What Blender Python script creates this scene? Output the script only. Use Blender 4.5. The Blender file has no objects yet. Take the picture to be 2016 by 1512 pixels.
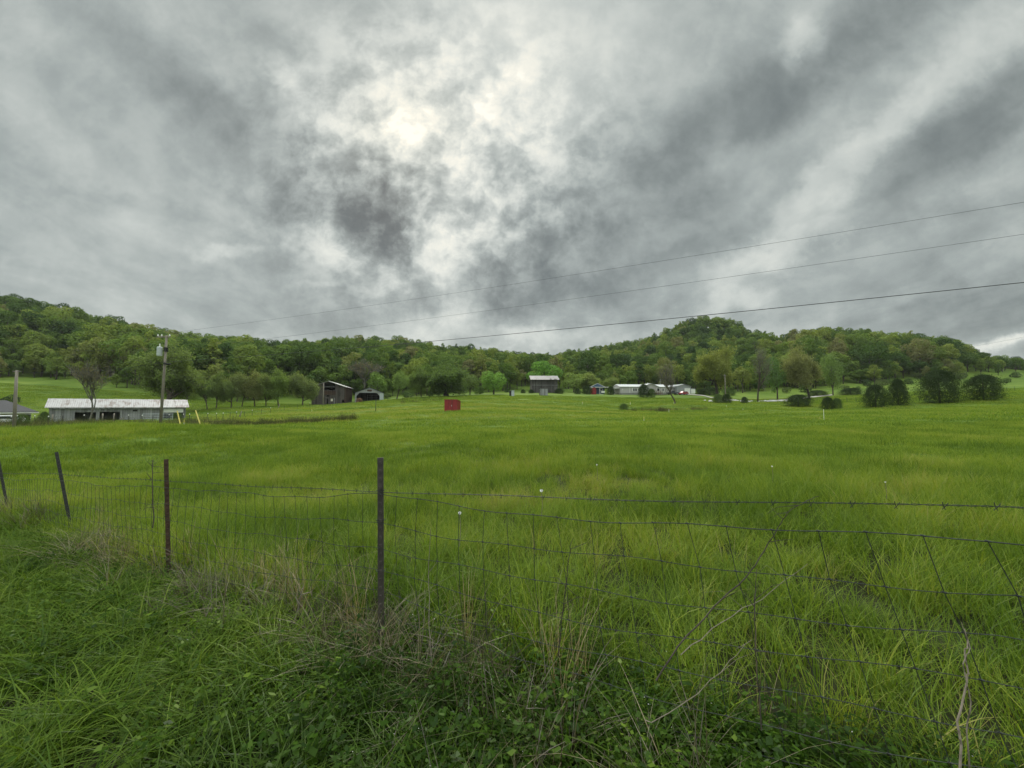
import bpy, math, random
import numpy as np
from mathutils import Vector, Matrix
SC = bpy.context.scene
COL = SC.collection
R = math.radians
# ------------------------------------------------------------------ camera
F, CX, CY, PITCH, CAMZ = 757.0, 1008.0, 756.0, R(3.33), 1.6
cam_d = bpy.data.cameras.new('camera'); cam = bpy.data.objects.new('camera', cam_d); COL.objects.link(cam)
cam_d.sensor_width = 36; cam_d.lens = 36 * F / 2016; cam_d.clip_start = 0.05; cam_d.clip_end = 8000
cam.location = (0, 0, CAMZ); cam.rotation_euler = (R(90) + PITCH, 0, 0)
SC.camera = cam
def at(px, py, Y):
    a = (px - CX) / F; b = (CY - py) / F
    t = Y / (math.cos(PITCH) - b * math.sin(PITCH))
    return Vector((a * t, Y, CAMZ + t * (math.sin(PITCH) + b * math.cos(PITCH))))
# ------------------------------------------------------------------ world
SC.view_settings.view_transform = 'Standard'; SC.view_settings.look = 'None'
SC.view_settings.exposure = 0.30; SC.view_settings.gamma = 1.0
SUN_EL, SUN_AZ = R(36), R(-16.5)       # azimuth from +Y towards +X
def lin(*c):
    f = lambda v: (v / 255 / 12.92) if v / 255 <= .04045 else ((v / 255 + .055) / 1.055) ** 2.4
    return tuple(f(v) for v in c)
W = bpy.data.worlds.new('World'); SC.world = W; W.use_nodes = True
NT = W.node_tree; NT.nodes.clear()
class NB:
    def __init__(s, tree): s.t = tree
    def n(s, kind, **kw):
        nd = s.t.nodes.new(kind)
        for k, v in kw.items(): setattr(nd, k, v)
        return nd
    def l(s, a, b): s.t.links.new(a, b)
    def math(s, op, a, b=None, clamp=False):
        nd = s.n('ShaderNodeMath', operation=op, use_clamp=clamp)
        for i, v in enumerate((a, b)):
            if v is None: continue
            if isinstance(v, (int, float)): nd.inputs[i].default_value = v
            else: s.l(v, nd.inputs[i])
        return nd.outputs[0]
    def noise(s, vec, scale, detail=4, rough=.55, dist=0, dims='3D'):
        nd = s.n('ShaderNodeTexNoise', noise_dimensions=dims)
        s.l(vec, nd.inputs['Vector'])
        nd.inputs['Scale'].default_value = scale; nd.inputs['Detail'].default_value = detail
        nd.inputs['Roughness'].default_value = rough; nd.inputs['Distortion'].default_value = dist
        return nd
    def mapr(s, v, a, b, c, d, clamp=True):
        nd = s.n('ShaderNodeMapRange'); nd.clamp = clamp
        s.l(v, nd.inputs[0])
        for i, x in enumerate((a, b, c, d)): nd.inputs[i + 1].default_value = x
        return nd.outputs[0]
    def ramp(s, v, stops):
        nd = s.n('ShaderNodeValToRGB'); cr = nd.color_ramp
        while len(cr.elements) < len(stops): cr.elements.new(0.5)
        for e, (p, c) in zip(cr.elements, stops): e.position = p; e.color = (*c[:3], 1)
        if v is not None: s.l(v, nd.inputs[0])
        return nd.outputs[0]
    def mix(s, f, a, b, blend='MIX'):
        nd = s.n('ShaderNodeMix', data_type='RGBA', blend_type=blend)
        for sock, v in ((nd.inputs[0], f), (nd.inputs[6], a), (nd.inputs[7], b)):
            if isinstance(v, (int, float)): sock.default_value = v
            elif isinstance(v, tuple): sock.default_value = (*v[:3], 1)
            else: s.l(v, sock)
        return nd.outputs[2]
    def comb(s, x, y, z):
        nd = s.n('ShaderNodeCombineXYZ')
        for i, v in enumerate((x, y, z)):
            if isinstance(v, (int, float)): nd.inputs[i].default_value = v
            else: s.l(v, nd.inputs[i])
        return nd.outputs[0]
    def vmath(s, op, a, b):
        nd = s.n('ShaderNodeVectorMath', operation=op)
        for i, v in enumerate((a, b)):
            if isinstance(v, tuple): nd.inputs[i].default_value = v
            else: s.l(v, nd.inputs[i])
        return nd
b = NB(NT)
tc = b.n('ShaderNodeTexCoord'); sep = b.n('ShaderNodeSeparateXYZ'); b.l(tc.outputs['Generated'], sep.inputs[0])
dx, dy, dz = sep.outputs
ysafe = b.math('MAXIMUM', dy, 0.06)
u0 = b.math('DIVIDE', dx, ysafe); v0 = b.math('DIVIDE', dz, ysafe)
uv = b.comb(u0, v0, 0.0)
# cloud sheet overhead: plane projection of the direction, gives perspective streaks
zs = b.math('ADD', b.math('MAXIMUM', dz, 0.0), 0.30)
pl = b.comb(b.math('DIVIDE', dx, zs), b.math('DIVIDE', dy, zs), 0.0)
plm = b.n('ShaderNodeMapping'); b.l(pl, plm.inputs[0]); plm.inputs['Scale'].default_value = (1.25, .9, 1)
# warp of the large cloud masses
wn = b.noise(plm.outputs[0], 1.3, 6, .6)
wv = b.vmath('SUBTRACT', wn.outputs['Color'], (0.5, 0.5, 0.5)).outputs[0]
wn2 = b.noise(uv, 6.0, 9, .64)
wv2 = b.vmath('SUBTRACT', wn2.outputs['Color'], (0.5, 0.5, 0.5)).outputs[0]
sc1 = b.vmath('MULTIPLY', wv, (.20, .17, 0)).outputs[0]; sc2 = b.vmath('MULTIPLY', wv2, (.16, .16, 0)).outputs[0]
uvw = b.vmath('ADD', b.vmath('ADD', uv, sc1).outputs[0], sc2).outputs[0]
def uvpx(px, py):
    p = at(px, py, 1.0); return p.x, p.z - CAMZ
def blob(px, py, rx, ry, rot, vec=None):
    """elongated soft mass; radii in photo pixels, rot degrees counter-clockwise on the sky"""
    m = b.n('ShaderNodeMapping', vector_type='TEXTURE'); b.l(vec or uvw, m.inputs[0])
    cu, cv = uvpx(px, py)
    m.inputs['Location'].default_value = (cu, cv, 0); m.inputs['Rotation'].default_value = (0, 0, R(rot))
    m.inputs['Scale'].default_value = (rx / F, ry / F, 1)
    d = b.vmath('DOT_PRODUCT', m.outputs[0], m.outputs[0]).outputs['Value']
    return b.math('EXPONENT', b.math('MULTIPLY', b.math('POWER', d, 1.45), -1.0))
BLOBS = [  # px, py, rx, ry, rot, amp
 (60, 40, 210, 60, -35, .07), (330, 150, 330, 70, -38, -.08), (430, 215, 120, 60, -35, -.07), (250, 330, 240, 60, -25, .05),
 (120, 480, 240, 100, -15, .05), (480, 40, 160, 60, -20, .01), (620, 60, 120, 70, -40, .04),
 (900, 110, 270, 195, 10, .14), (785, 215, 110, 80, 60, .07), (785, 255, 42, 50, 0, .10), (560, 160, 60, 26, -50, .16), (640, 230, 120, 60, -50, .10),
 (1100, 60, 240, 120, 20, .13), (1030, 250, 170, 160, 20, .13), (890, 340, 90, 140, 0, .12), (800, 270, 26, 30, 0, .14),
 (735, 405, 95, 75, 10, -.25), (757, 490, 42, 60, 0, -.20), (560, 430, 60, 60, 40, -.12), (300, 420, 240, 30, -12, -.05),
 (620, 490, 130, 24, -15, .16), (860, 520, 60, 50, 20, .16), (760, 560, 40, 40, 0, .16), (900, 450, 80, 60, 30, .08), (440, 500, 80, 14, -5, .10),
 (1180, 420, 240, 70, 42, -.10), (1440, 250, 330, 90, 38, -.11), (1680, 90, 260, 100, 40, -.10), (1590, 75, 60, 50, 50, .20), (1150, 190, 170, 60, 45, .06),
 (1350, 320, 80, 60, 40, -.05), (1390, 340, 150, 30, 20, .05), (1660, 330, 330, 36, 41, .13), (1880, 280, 260, 74, 42, -.14), (1960, 60, 150, 60, 40, .08),
 (1290, 520, 260, 40, 20, -.08), (1560, 480, 170, 26, 22, .12), (1640, 400, 40, 20, 30, .08),
 (1000, 565, 260, 50, 8, -.10), (600, 610, 200, 40, 0, -.05), (870, 640, 60, 60, 70, .16), (1060, 665, 110, 26, 5, .16), (640, 560, 80, 10, 0, .06),
 (1440, 590, 110, 30, 15, .16), (1800, 520, 260, 50, 15, -.02), (1900, 620, 250, 50, 8, -.13), (1985, 675, 120, 16, 10, .26), (1250, 600, 160, 40, 5, -.08), (200, 600, 300, 60, 0, .0),
]
L = None
for (px, py, rx, ry, rot, amp) in BLOBS:
    v = b.math('MULTIPLY', blob(px, py, rx, ry, rot), amp)
    L = v if L is None else b.math('ADD', L, v)
near_sun = blob(860, 330, 330, 300, 0, uv)
core = blob(790, 245, 130, 110, 0, uv)
# fine broken cloud (crisper near the sun), soft streaks elsewhere
uvf = b.vmath('ADD', uv, b.vmath('MULTIPLY', wv2, (.05, .05, 0)).outputs[0]).outputs[0]
fine = b.noise(uvf, 8.5, 10, .60, 0)
fine2 = b.noise(uvf, 24.0, 7, .62, 0)
fe = b.n('ShaderNodeMapRange', interpolation_type='SMOOTHSTEP'); b.l(fine.outputs['Fac'], fe.inputs[0])
for i_, x_ in enumerate((.34, .66, .30, .70)): fe.inputs[i_ + 1].default_value = x_
fv = b.math('ADD', b.math('SUBTRACT', fe.outputs[0], 0.5), b.math('MULTIPLY', b.math('SUBTRACT', fine2.outputs['Fac'], .5), .38))
famp = b.math('ADD', b.math('MULTIPLY', near_sun, .80), .12)
soft = b.noise(plm.outputs[0], 3.4, 8, .56, .3)
sv = b.math('MULTIPLY', b.math('SUBTRACT', soft.outputs['Fac'], .5), .40)
L = b.math('ADD', b.math('ADD', L, b.math('MULTIPLY', fv, famp)), sv)
L = b.math('ADD', L, .575)
L = b.math('MAXIMUM', L, .10)
front = b.mapr(dy, .0, .25, 0, 1)
back = b.math('ADD', .62, b.math('MULTIPLY', b.math('SUBTRACT', soft.outputs['Fac'], .5), .5))
Lf = b.n('ShaderNodeMix', data_type='FLOAT'); b.l(front, Lf.inputs[0]); b.l(back, Lf.inputs[2]); b.l(L, Lf.inputs[3])
colr = b.ramp(Lf.outputs[0], [(.05, lin(56, 62, 63)), (.28, lin(88, 95, 95)), (.42, lin(119, 126, 124)), (.56, lin(150, 157, 154)), (.70, lin(182, 187, 182)), (.84, lin(208, 210, 202)), (.95, lin(226, 224, 212)), (1.0, lin(238, 235, 222))])
warm = b.mix(b.math('MULTIPLY', core, .10), colr, b.mix(1.0, colr, (1.12, 1.03, .80), 'MULTIPLY'))
# unseen sky brightened overhead and behind the viewer, added fill for the ground
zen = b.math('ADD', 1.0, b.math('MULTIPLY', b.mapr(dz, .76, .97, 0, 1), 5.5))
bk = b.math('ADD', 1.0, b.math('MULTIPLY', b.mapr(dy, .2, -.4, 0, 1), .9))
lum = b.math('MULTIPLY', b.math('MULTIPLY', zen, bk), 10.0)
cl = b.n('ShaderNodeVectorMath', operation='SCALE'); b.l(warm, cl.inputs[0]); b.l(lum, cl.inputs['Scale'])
sky = b.n('ShaderNodeTexSky', sky_type='NISHITA'); sky.sun_disc = False
sky.sun_elevation = SUN_EL; sky.sun_rotation = SUN_AZ; sky.sun_intensity = 1
bg = b.n('ShaderNodeBackground'); bg.inputs['Strength'].default_value = 0.10
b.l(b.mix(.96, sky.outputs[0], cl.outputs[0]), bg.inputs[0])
wo = b.n('ShaderNodeOutputWorld'); b.l(bg.outputs[0], wo.inputs[0])
W.cycles.sampling_method = 'MANUAL'; W.cycles.sample_map_resolution = 512
sd = bpy.data.lights.new('sun', 'SUN'); sd.energy = 2.0; sd.angle = R(14); sd.color = (1, .95, .86)
so = bpy.data.objects.new('sun', sd); COL.objects.link(so)
sdir = Vector((math.sin(SUN_AZ) * math.cos(SUN_EL), math.cos(SUN_AZ) * math.cos(SUN_EL), math.sin(SUN_EL)))
so.rotation_euler = sdir.to_track_quat('Z', 'Y').to_euler(); so.location = sdir * 100
try: SC.cycles.max_bounces = 4; SC.cycles.diffuse_bounces = 2; SC.cycles.transmission_bounces = 3; SC.cycles.use_denoising = True
except Exception: pass
# ------------------------------------------------------------------ helpers
def tag(o, label=None, cat=None, group=None, kind=None):
    for k, v in (('label', label), ('category', cat), ('group', group), ('kind', kind)):
        if v: o[k] = v
    return o
def thing(name, loc, rotz=0, label=None, cat=None, group=None):
    o = bpy.data.objects.new(name, None); COL.objects.link(o); o.empty_display_size = .3
    o.location = loc; o.rotation_euler = (0, 0, rotz)
    return tag(o, label, cat, group)
def link_mesh(name, me, parent=None, loc=None, rotz=0):
    o = bpy.data.objects.new(name, me); COL.objects.link(o)
    if parent: o.parent = parent
    if loc is not None: o.location = loc
    o.rotation_euler = (0, 0, rotz)
    return o
def np_mesh(name, verts, faces, mats=(), mat_idx=None, attrs=None, smooth=False):
    """verts Nx3, faces Mx4 (or Mx3)"""
    me = bpy.data.meshes.new(name)
    verts = np.asarray(verts, np.float32); faces = np.asarray(faces, np.int32)
    k = faces.shape[1] if len(faces) else 4
    me.vertices.add(len(verts)); me.vertices.foreach_set('co', verts.ravel())
    me.loops.add(faces.size); me.loops.foreach_set('vertex_index', faces.ravel())
    me.polygons.add(len(faces)); me.polygons.foreach_set('loop_start', np.arange(len(faces), dtype=np.int32) * k)
    for m in mats: me.materials.append(m)
    if mat_idx is not None: me.polygons.foreach_set('material_index', np.asarray(mat_idx, np.int32))
    if smooth: me.polygons.foreach_set('use_smooth', np.ones(len(faces), bool))
    me.update(calc_edges=True)
    for an, (ty, arr) in (attrs or {}).items():
        a = me.attributes.new(an, ty, 'POINT'); arr = np.asarray(arr)
        if ty == 'FLOAT_VECTOR': a.data.foreach_set('vector', arr.astype(np.float32).ravel())
        else: a.data.foreach_set('value', arr.astype(np.int32 if ty == 'INT' else np.float32))
    return me
class MB:
    def __init__(s): s.v = []; s.f = []
    def add(s, vs, fs):
        o = len(s.v); s.v += [tuple(v) for v in vs]; s.f += [tuple(i + o for i in f) for f in fs]; return s
    def box(s, x0, x1, y0, y1, z0, z1):
        return s.add([(x0, y0, z0), (x1, y0, z0), (x1, y1, z0), (x0, y1, z0), (x0, y0, z1), (x1, y0, z1), (x1, y1, z1), (x0, y1, z1)],
                     [(0, 3, 2, 1), (4, 5, 6, 7), (0, 1, 5, 4), (1, 2, 6, 5), (2, 3, 7, 6), (3, 0, 4, 7)])
    def prism(s, outline, y0, y1):
        """outline of (x,z) counter-clockwise seen from -y, extruded along y"""
        n = len(outline)
        vs = [(x, y0, z) for x, z in outline] + [(x, y1, z) for x, z in outline]
        return s.add(vs, [tuple(range(n)), tuple(range(2 * n - 1, n - 1, -1))] + [(i + n, (i + 1) % n + n, (i + 1) % n, i) for i in range(n)])
    def xprism(s, outline, x0, x1):
        """outline of (y,z), extruded along x"""
        n = len(outline)
        vs = [(x0, y, z) for y, z in outline] + [(x1, y, z) for y, z in outline]
        return s.add(vs, [tuple(range(n))[::-1], tuple(range(n, 2 * n))] + [(i, (i + 1) % n, (i + 1) % n + n, i + n) for i in range(n)])
    def bar(s, p, q, r, n=6, r2=None):
        return s.tube([p, q], [r, r2 if r2 is not None else r], n)
    def tube(s, pts, rad, n=6, cap=True):
        pts = [Vector(p) for p in pts]
        if not hasattr(rad, '__len__'): rad = [rad] * len(pts)
        o = len(s.v); ref = Vector((0.13, 0.31, 0.94))
        for i, p in enumerate(pts):
            d = (pts[min(i + 1, len(pts) - 1)] - pts[max(i - 1, 0)])
            d = d.normalized() if d.length > 1e-9 else Vector((0, 0, 1))
            if abs(d.dot(ref)) > .95: ref = Vector((.94, .31, .13))
            a = d.cross(ref).normalized(); c = d.cross(a)
            for k in range(n):
                t = 2 * math.pi * k / n; s.v.append(tuple(p + (a * math.cos(t) + c * math.sin(t)) * rad[i]))
        for i in range(len(pts) - 1):
            for k in range(n):
                s.f.append((o + i * n + k, o + i * n + (k + 1) % n, o + (i + 1) * n + (k + 1) % n, o + (i + 1) * n + k))
        if cap:
            s.f.append(tuple(o + k for k in range(n))[::-1]); e = o + (len(pts) - 1) * n
            s.f.append(tuple(e + k for k in range(n)))
        return s
    def wall(s, x0, x1, z0, z1, y0, y1, holes=()):
        xs = sorted({x0, x1, *[h[0] for h in holes], *[h[1] for h in holes]}); zs = sorted({z0, z1, *[h[2] for h in holes], *[h[3] for h in holes]})
        xs = [x for x in xs if x0 <= x <= x1]; zs = [z for z in zs if z0 <= z <= z1]
        for xa, xb in zip(xs, xs[1:]):
            for za, zb in zip(zs, zs[1:]):
                xm, zm = (xa + xb) / 2, (za + zb) / 2
                if not any(h[0] < xm < h[1] and h[2] < zm < h[3] for h in holes): s.box(xa, xb, y0, y1, za, zb)
        return s
    def mesh(s, name, *mats, smooth=False):
        me = bpy.data.meshes.new(name); me.from_pydata(s.v, [], s.f)
        for m in mats: me.materials.append(m)
        if smooth: me.polygons.foreach_set('use_smooth', np.ones(len(me.polygons), bool))
        me.update(); return me
    def build(s, name, mat, parent=None, loc=None, rotz=0, smooth=False):
        return link_mesh(name, s.mesh(name, mat, smooth=smooth), parent, loc, rotz)
# ------------------------------------------------------------------ materials
def new_mat(name):
    m = bpy.data.materials.new(name); m.use_nodes = True; m.node_tree.nodes.clear()
    bb = NB(m.node_tree); out = bb.n('ShaderNodeOutputMaterial'); return m, bb, out
def principled(bb, out, col, rough=.8, spec=.3, metal=0, bump=None, bstr=.4, bdist=.02):
    p = bb.n('ShaderNodeBsdfPrincipled')
    if isinstance(col, tuple): p.inputs['Base Color'].default_value = (*col[:3], 1)
    else: bb.l(col, p.inputs['Base Color'])
    p.inputs['Roughness'].default_value = rough; p.inputs['Specular IOR Level'].default_value = spec; p.inputs['Metallic'].default_value = metal
    if bump is not None:
        bn = bb.n('ShaderNodeBump'); bn.inputs['Strength'].default_value = bstr; bn.inputs['Distance'].default_value = bdist
        bb.l(bump, bn.inputs['Height']); bb.l(bn.outputs[0], p.inputs['Normal'])
    bb.l(p.outputs[0], out.inputs[0]); return p
def m_plain(name, c, rough=.7, var=.25, scale=3, spec=.3, metal=0):
    m, bb, out = new_mat(name); t = bb.n('ShaderNodeTexCoord')
    n = bb.noise(t.outputs['Object'], scale, 6, .65)
    c2 = tuple(x * (1 - var) for x in c); c1 = tuple(min(1, x * (1 + var * .6)) for x in c)
    principled(bb, out, bb.ramp(n.outputs['Fac'], [(.3, c2), (.7, c1)]), rough, spec, metal, n.outputs['Fac'], .15)
    return m
def m_boards(name, stops, bw=.22, rough=.85, streak=.5):
    """vertical weathered boards: one tone per board, streaks running down it"""
    m, bb, out = new_mat(name); t = bb.n('ShaderNodeTexCoord'); s = bb.n('ShaderNodeSeparateXYZ'); bb.l(t.outputs['Object'], s.inputs[0])
    q = bb.math('DIVIDE', bb.math('ADD', s.outputs[0], s.outputs[1]), bw)
    fl = bb.math('FLOOR', q); wn = bb.n('ShaderNodeTexWhiteNoise', noise_dimensions='1D'); bb.l(fl, wn.inputs['W'])
    mp = bb.n('ShaderNodeMapping'); bb.l(t.outputs['Object'], mp.inputs[0]); mp.inputs['Scale'].default_value = (5, 5, .5)
    n = bb.noise(mp.outputs[0], 1.5, 6, .65); big = bb.noise(t.outputs['Object'], .35, 4, .6)
    v = bb.math('ADD', bb.math('MULTIPLY', wn.outputs['Value'], .45), bb.math('ADD', bb.math('MULTIPLY', n.outputs['Fac'], streak), bb.math('MULTIPLY', bb.math('SUBTRACT', big.outputs['Fac'], .5), .9)))
    fr = bb.math('FRACT', q); gap = bb.math('LESS_THAN', fr, .06)
    col = bb.mix(bb.math('MULTIPLY', gap, .8), bb.ramp(v, stops), (.012, .011, .01))
    principled(bb, out, col, rough, .15, 0, bb.math('SUBTRACT', n.outputs['Fac'], gap), .5)
    return m
def m_metal_roof(name, c, rust, amt, rough=.5, axis=0):
    m, bb, out = new_mat(name); t = bb.n('ShaderNodeTexCoord')
    mp = bb.n('ShaderNodeMapping'); bb.l(t.outputs['Object'], mp.inputs[0]); mp.inputs['Scale'].default_value = (2.2, .35, .35) if axis == 0 else (.35, 2.2, .35)
    n = bb.noise(mp.outputs[0], 1.2, 7, .7); n2 = bb.noise(t.outputs['Object'], .5, 3, .5)
    f = bb.mapr(bb.math('ADD', n.outputs['Fac'], bb.math('MULTIPLY', bb.math('SUBTRACT', n2.outputs['Fac'], .5), .5)), .62 - amt, .72 - amt * .6, 0, 1)
    s = bb.n('ShaderNodeSeparateXYZ'); bb.l(t.outputs['Object'], s.inputs[0])
    rib = bb.math('SINE', bb.math('MULTIPLY', s.outputs[axis], 26.0))
    principled(bb, out, bb.mix(bb.math('MULTIPLY', f, .8), c, rust), rough, .4, .0, rib, .5, .02)
    return m
def m_leaf(name, stops=None, mode='color', trans=.4, base=(1, 1, 1), rough=.8, gl=.012):
    """foliage: diffuse with light through the leaf. mode color: per-object colour; ramp: per-copy tint on a ramp; fixed"""
    m, bb, out = new_mat(name)
    if mode == 'color':
        oi = bb.n('ShaderNodeObjectInfo'); c = oi.outputs['Color']
    elif mode == 'ramp':
        a = bb.n('ShaderNodeAttribute', attribute_type='INSTANCER', attribute_name='tint'); c = bb.ramp(a.outputs['Fac'], stops)
    else:
        c = bb.ramp(None, [(0, stops), (1, stops)])
    r = bb.n('ShaderNodeAttribute', attribute_type='GEOMETRY', attribute_name='rnd')
    k = bb.mapr(r.outputs['Fac'], 0, 1, .74, 1.26)
    kv = bb.n('ShaderNodeVectorMath', operation='SCALE'); bb.l(c, kv.inputs[0]); bb.l(k, kv.inputs['Scale'])
    d = bb.n('ShaderNodeBsdfDiffuse'); bb.l(kv.outputs[0], d.inputs[0])
    tr = bb.n('ShaderNodeBsdfTranslucent'); bb.l(bb.mix(1.0, kv.outputs[0], (1.1, 1.15, .6), 'MULTIPLY'), tr.inputs[0])
    mx = bb.n('ShaderNodeMixShader'); mx.inputs[0].default_value = trans; bb.l(d.outputs[0], mx.inputs[1]); bb.l(tr.outputs[0], mx.inputs[2])
    g = bb.n('ShaderNodeBsdfGlossy'); g.inputs['Roughness'].default_value = rough; g.inputs[0].default_value = (.9, .95, .9, 1)
    m2 = bb.n('ShaderNodeMixShader'); m2.inputs[0].default_value = gl; bb.l(mx.outputs[0], m2.inputs[1]); bb.l(g.outputs[0], m2.inputs[2])
    bb.l(m2.outputs[0], out.inputs[0]); return m
def m_grass(name, stops, tip, trans=.4, gl=.06, rough=.45):
    """blades: tint of the tuft on a ramp, blade to blade variation, paler tip"""
    m, bb, out = new_mat(name)
    a = bb.n('ShaderNodeAttribute', attribute_type='INSTANCER', attribute_name='tint')
    r = bb.n('ShaderNodeAttribute', attribute_type='GEOMETRY', attribute_name='rnd')
    h = bb.n('ShaderNodeAttribute', attribute_type='GEOMETRY', attribute_name='hgt')
    v = bb.math('ADD', a.outputs['Fac'], bb.math('MULTIPLY', bb.math('SUBTRACT', r.outputs['Fac'], .5), .58))
    c = bb.mix(bb.math('MULTIPLY', bb.math('POWER', h.outputs['Fac'], 3.0), .35), bb.ramp(v, stops), tip)
    d = bb.n('ShaderNodeBsdfDiffuse'); bb.l(c, d.inputs[0])
    tr = bb.n('ShaderNodeBsdfTranslucent'); bb.l(bb.mix(1.0, c, (1.15, 1.2, .55), 'MULTIPLY'), tr.inputs[0])
    mx = bb.n('ShaderNodeMixShader'); mx.inputs[0].default_value = trans; bb.l(d.outputs[0], mx.inputs[1]); bb.l(tr.outputs[0], mx.inputs[2])
    g = bb.n('ShaderNodeBsdfGlossy'); g.inputs['Roughness'].default_value = rough
    m2 = bb.n('ShaderNodeMixShader'); m2.inputs[0].default_value = gl; bb.l(mx.outputs[0], m2.inputs[1]); bb.l(g.outputs[0], m2.inputs[2])
    bb.l(m2.outputs[0], out.inputs[0]); return m
M = {}
M['bark'] = m_plain('bark', (.085, .07, .055), .9, .4, 4)
M['bark_dark'] = m_plain('bark_dark', (.05, .042, .036), .9, .4, 4)
M['twig'] = m_plain('twig', (.14, .135, .11), .9, .3, 2)
M['leaf_obj'] = m_leaf('leaf_obj', mode='color')
FOREST_STOPS = [(0, (.026, .056, .016)), (.3, (.060, .110, .024)), (.6, (.130, .198, .036)), (.85, (.21, .255, .05)), (1, (.19, .19, .08))]
M['leaf_forest'] = m_leaf('leaf_forest', FOREST_STOPS, 'ramp')
M['pole_wood'] = m_boards('pole_wood', [(.2, (.17, .15, .125)), (.8, (.32, .29, .245))], .05)
M['steel_dark'] = m_plain('steel_dark', (.028, .030, .026), .6, .4, 12, .4)
M['steel_rust'] = m_plain('steel_rust', (.075, .045, .03), .8, .5, 25, .3)
M['wire'] = m_plain('wire', (.030, .036, .030), .55, .5, 30, .3, .0)
M['cable'] = m_plain('cable', (.035, .037, .04), .6, .2, 2)
M['galv'] = m_plain('galv', (.42, .46, .48), .5, .2, 3, .4)
M['white'] = m_plain('white', (.74, .74, .71), .6, .1, 2)
M['yellow'] = m_plain('yellow', (.62, .52, .14), .6, .2, 4)
M['black'] = m_plain('black', (.02, .02, .022), .7, .3, 4)
M['glass'] = m_plain('glass', (.03, .035, .04), .1, .2, 1, .6)
# ------------------------------------------------------------------ terrain
CTRL = [  # photo px, py of the bare ground, distance Y
 (0, 900, 14), (500, 880, 17), (1008, 900, 12.2), (1500, 900, 12.4), (2016, 900, 12.4),
 (0, 850, 36), (160, 850, 38), (315, 848, 37), (500, 840, 45), (1008, 850, 25), (1500, 830, 45), (2016, 850, 22), (2016, 820, 35), (1700, 840, 30), (700, 850, 30),
 (30, 838, 52), (97, 840, 60), (230, 830, 66), (367, 824, 75), (440, 824, 70), (560, 818, 75), (700, 818, 70), (888, 810, 60), (1008, 808, 66), (1268, 818, 60), (1460, 812, 70), (1230, 806, 85),
 (300, 815, 90), (430, 806, 97), (560, 800, 105), (645, 797.5, 120), (725, 790.5, 127), (790, 788, 112), (870, 780, 130), (1008, 786, 100), (1008, 779, 125), (1070, 773, 152), (1180, 776, 155), (1265, 777, 150), (1345, 776, 158),
 (1265, 792, 105), (1325, 793, 100), (1430, 788, 120), (1500, 790, 118), (1572, 801, 80), (1638, 806, 72), (1725, 803, 72), (1770, 799, 73), (1850, 794, 72), (1938, 788, 70), (2016, 788, 66), (2016, 770, 110), (1800, 772, 125), (1700, 778, 125), (1570, 778, 140),
 (-120, 838, 70), (0, 790, 90), (100, 780, 105), (200, 785, 105), (0, 742, 150), (120, 746, 150), (250, 765, 135), (400, 788, 125), (520, 788, 138), (650, 783, 150), (800, 779, 152), (920, 774, 165),
 (1040, 768, 190), (1200, 766, 200), (1320, 766, 200), (1440, 770, 170), (1560, 762, 175), (1700, 752, 185), (1850, 742, 200), (2016, 736, 210), (2200, 740, 200),
 (980, 724, 320), (1060, 730, 330), (1150, 720, 340), (1250, 706, 330), (1500, 700, 300),
]
CREST = [(-120, 640, 250), (0, 634, 250), (75, 640, 250), (150, 662, 250), (250, 688, 255), (400, 712, 270), (560, 713, 290), (700, 698, 300), (850, 708, 320), (960, 722, 380), (1060, 736, 430), (1150, 722, 430), (1250, 700, 400),
 (1320, 674, 380), (1360, 650, 372), (1400, 645, 370), (1440, 655, 370), (1480, 690, 365), (1525, 712, 350), (1580, 692, 262), (1700, 695, 260), (1800, 703, 260), (1880, 717, 262), (1925, 740, 265), (2016, 741, 330), (2200, 741, 330),
]
P = [tuple(at(*c)) for c in CTRL + CREST]
P += [(0, 0, 0), (0, -6, .15), (-12, -3, -.3), (12, -6, .4), (-.87, 2.55, 0), (-3.73, 4.16, -.2), (-7.18, 6.05, -.33), (-10.1, 7.6, -.5), (1.6, 1.28, .06), (4, 0, .2), (0, 5, -.05), (4, 4, .05), (-3, 8, -.3), (5, 9, 0), (-18, 12, -.7), (0, -60, 1), (-70, -30, -1), (70, -30, 3), (-130, 20, -1.5), (140, 40, 10)]
P += [(p[0] * 1.35, p[1] * 1.35, p[2] * .72) for p in (tuple(at(*c)) for c in CREST)]
for k in range(12):
    a = 2 * math.pi * k / 12; P.append((900 * math.sin(a), 900 * math.cos(a), 14 if math.cos(a) > 0 else 4))
P = np.array(P); _c2 = 8.0 ** 2
def _phi(d2): return np.sqrt(d2 + _c2)
_A = _phi(((P[:, None, :2] - P[None, :, :2]) ** 2).sum(-1)); _n = len(P)
_B = np.c_[np.ones(_n), P[:, :2]]
_K = np.block([[_A, _B], [_B.T, np.zeros((3, 3))]])
_W = np.linalg.lstsq(_K, np.r_[P[:, 2], 0, 0, 0], rcond=None)[0]
def H(x, y):
    x = np.atleast_1d(np.asarray(x, float)); y = np.atleast_1d(np.asarray(y, float)); out = np.empty(len(x))
    for i in range(0, len(x), 20000):
        xx, yy = x[i:i + 20000], y[i:i + 20000]
        d2 = (xx[:, None] - P[None, :, 0]) ** 2 + (yy[:, None] - P[None, :, 1]) ** 2
        out[i:i + 20000] = _phi(d2) @ _W[:_n] + _W[_n] + _W[_n + 1] * xx + _W[_n + 2] * yy
    r = np.hypot(x, y); f = np.clip((r - 700) / 400, 0, 1)
    bump = .05 * np.sin(x * .9 + 1.3 * np.sin(y * .37)) * np.sin(y * .7 + np.sin(x * .45)) * np.clip((r - 4) / 6, 0, 1)
    return out * (1 - f) + 10 * f + bump
def hz(x, y): return float(H(x, y)[0])
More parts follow.
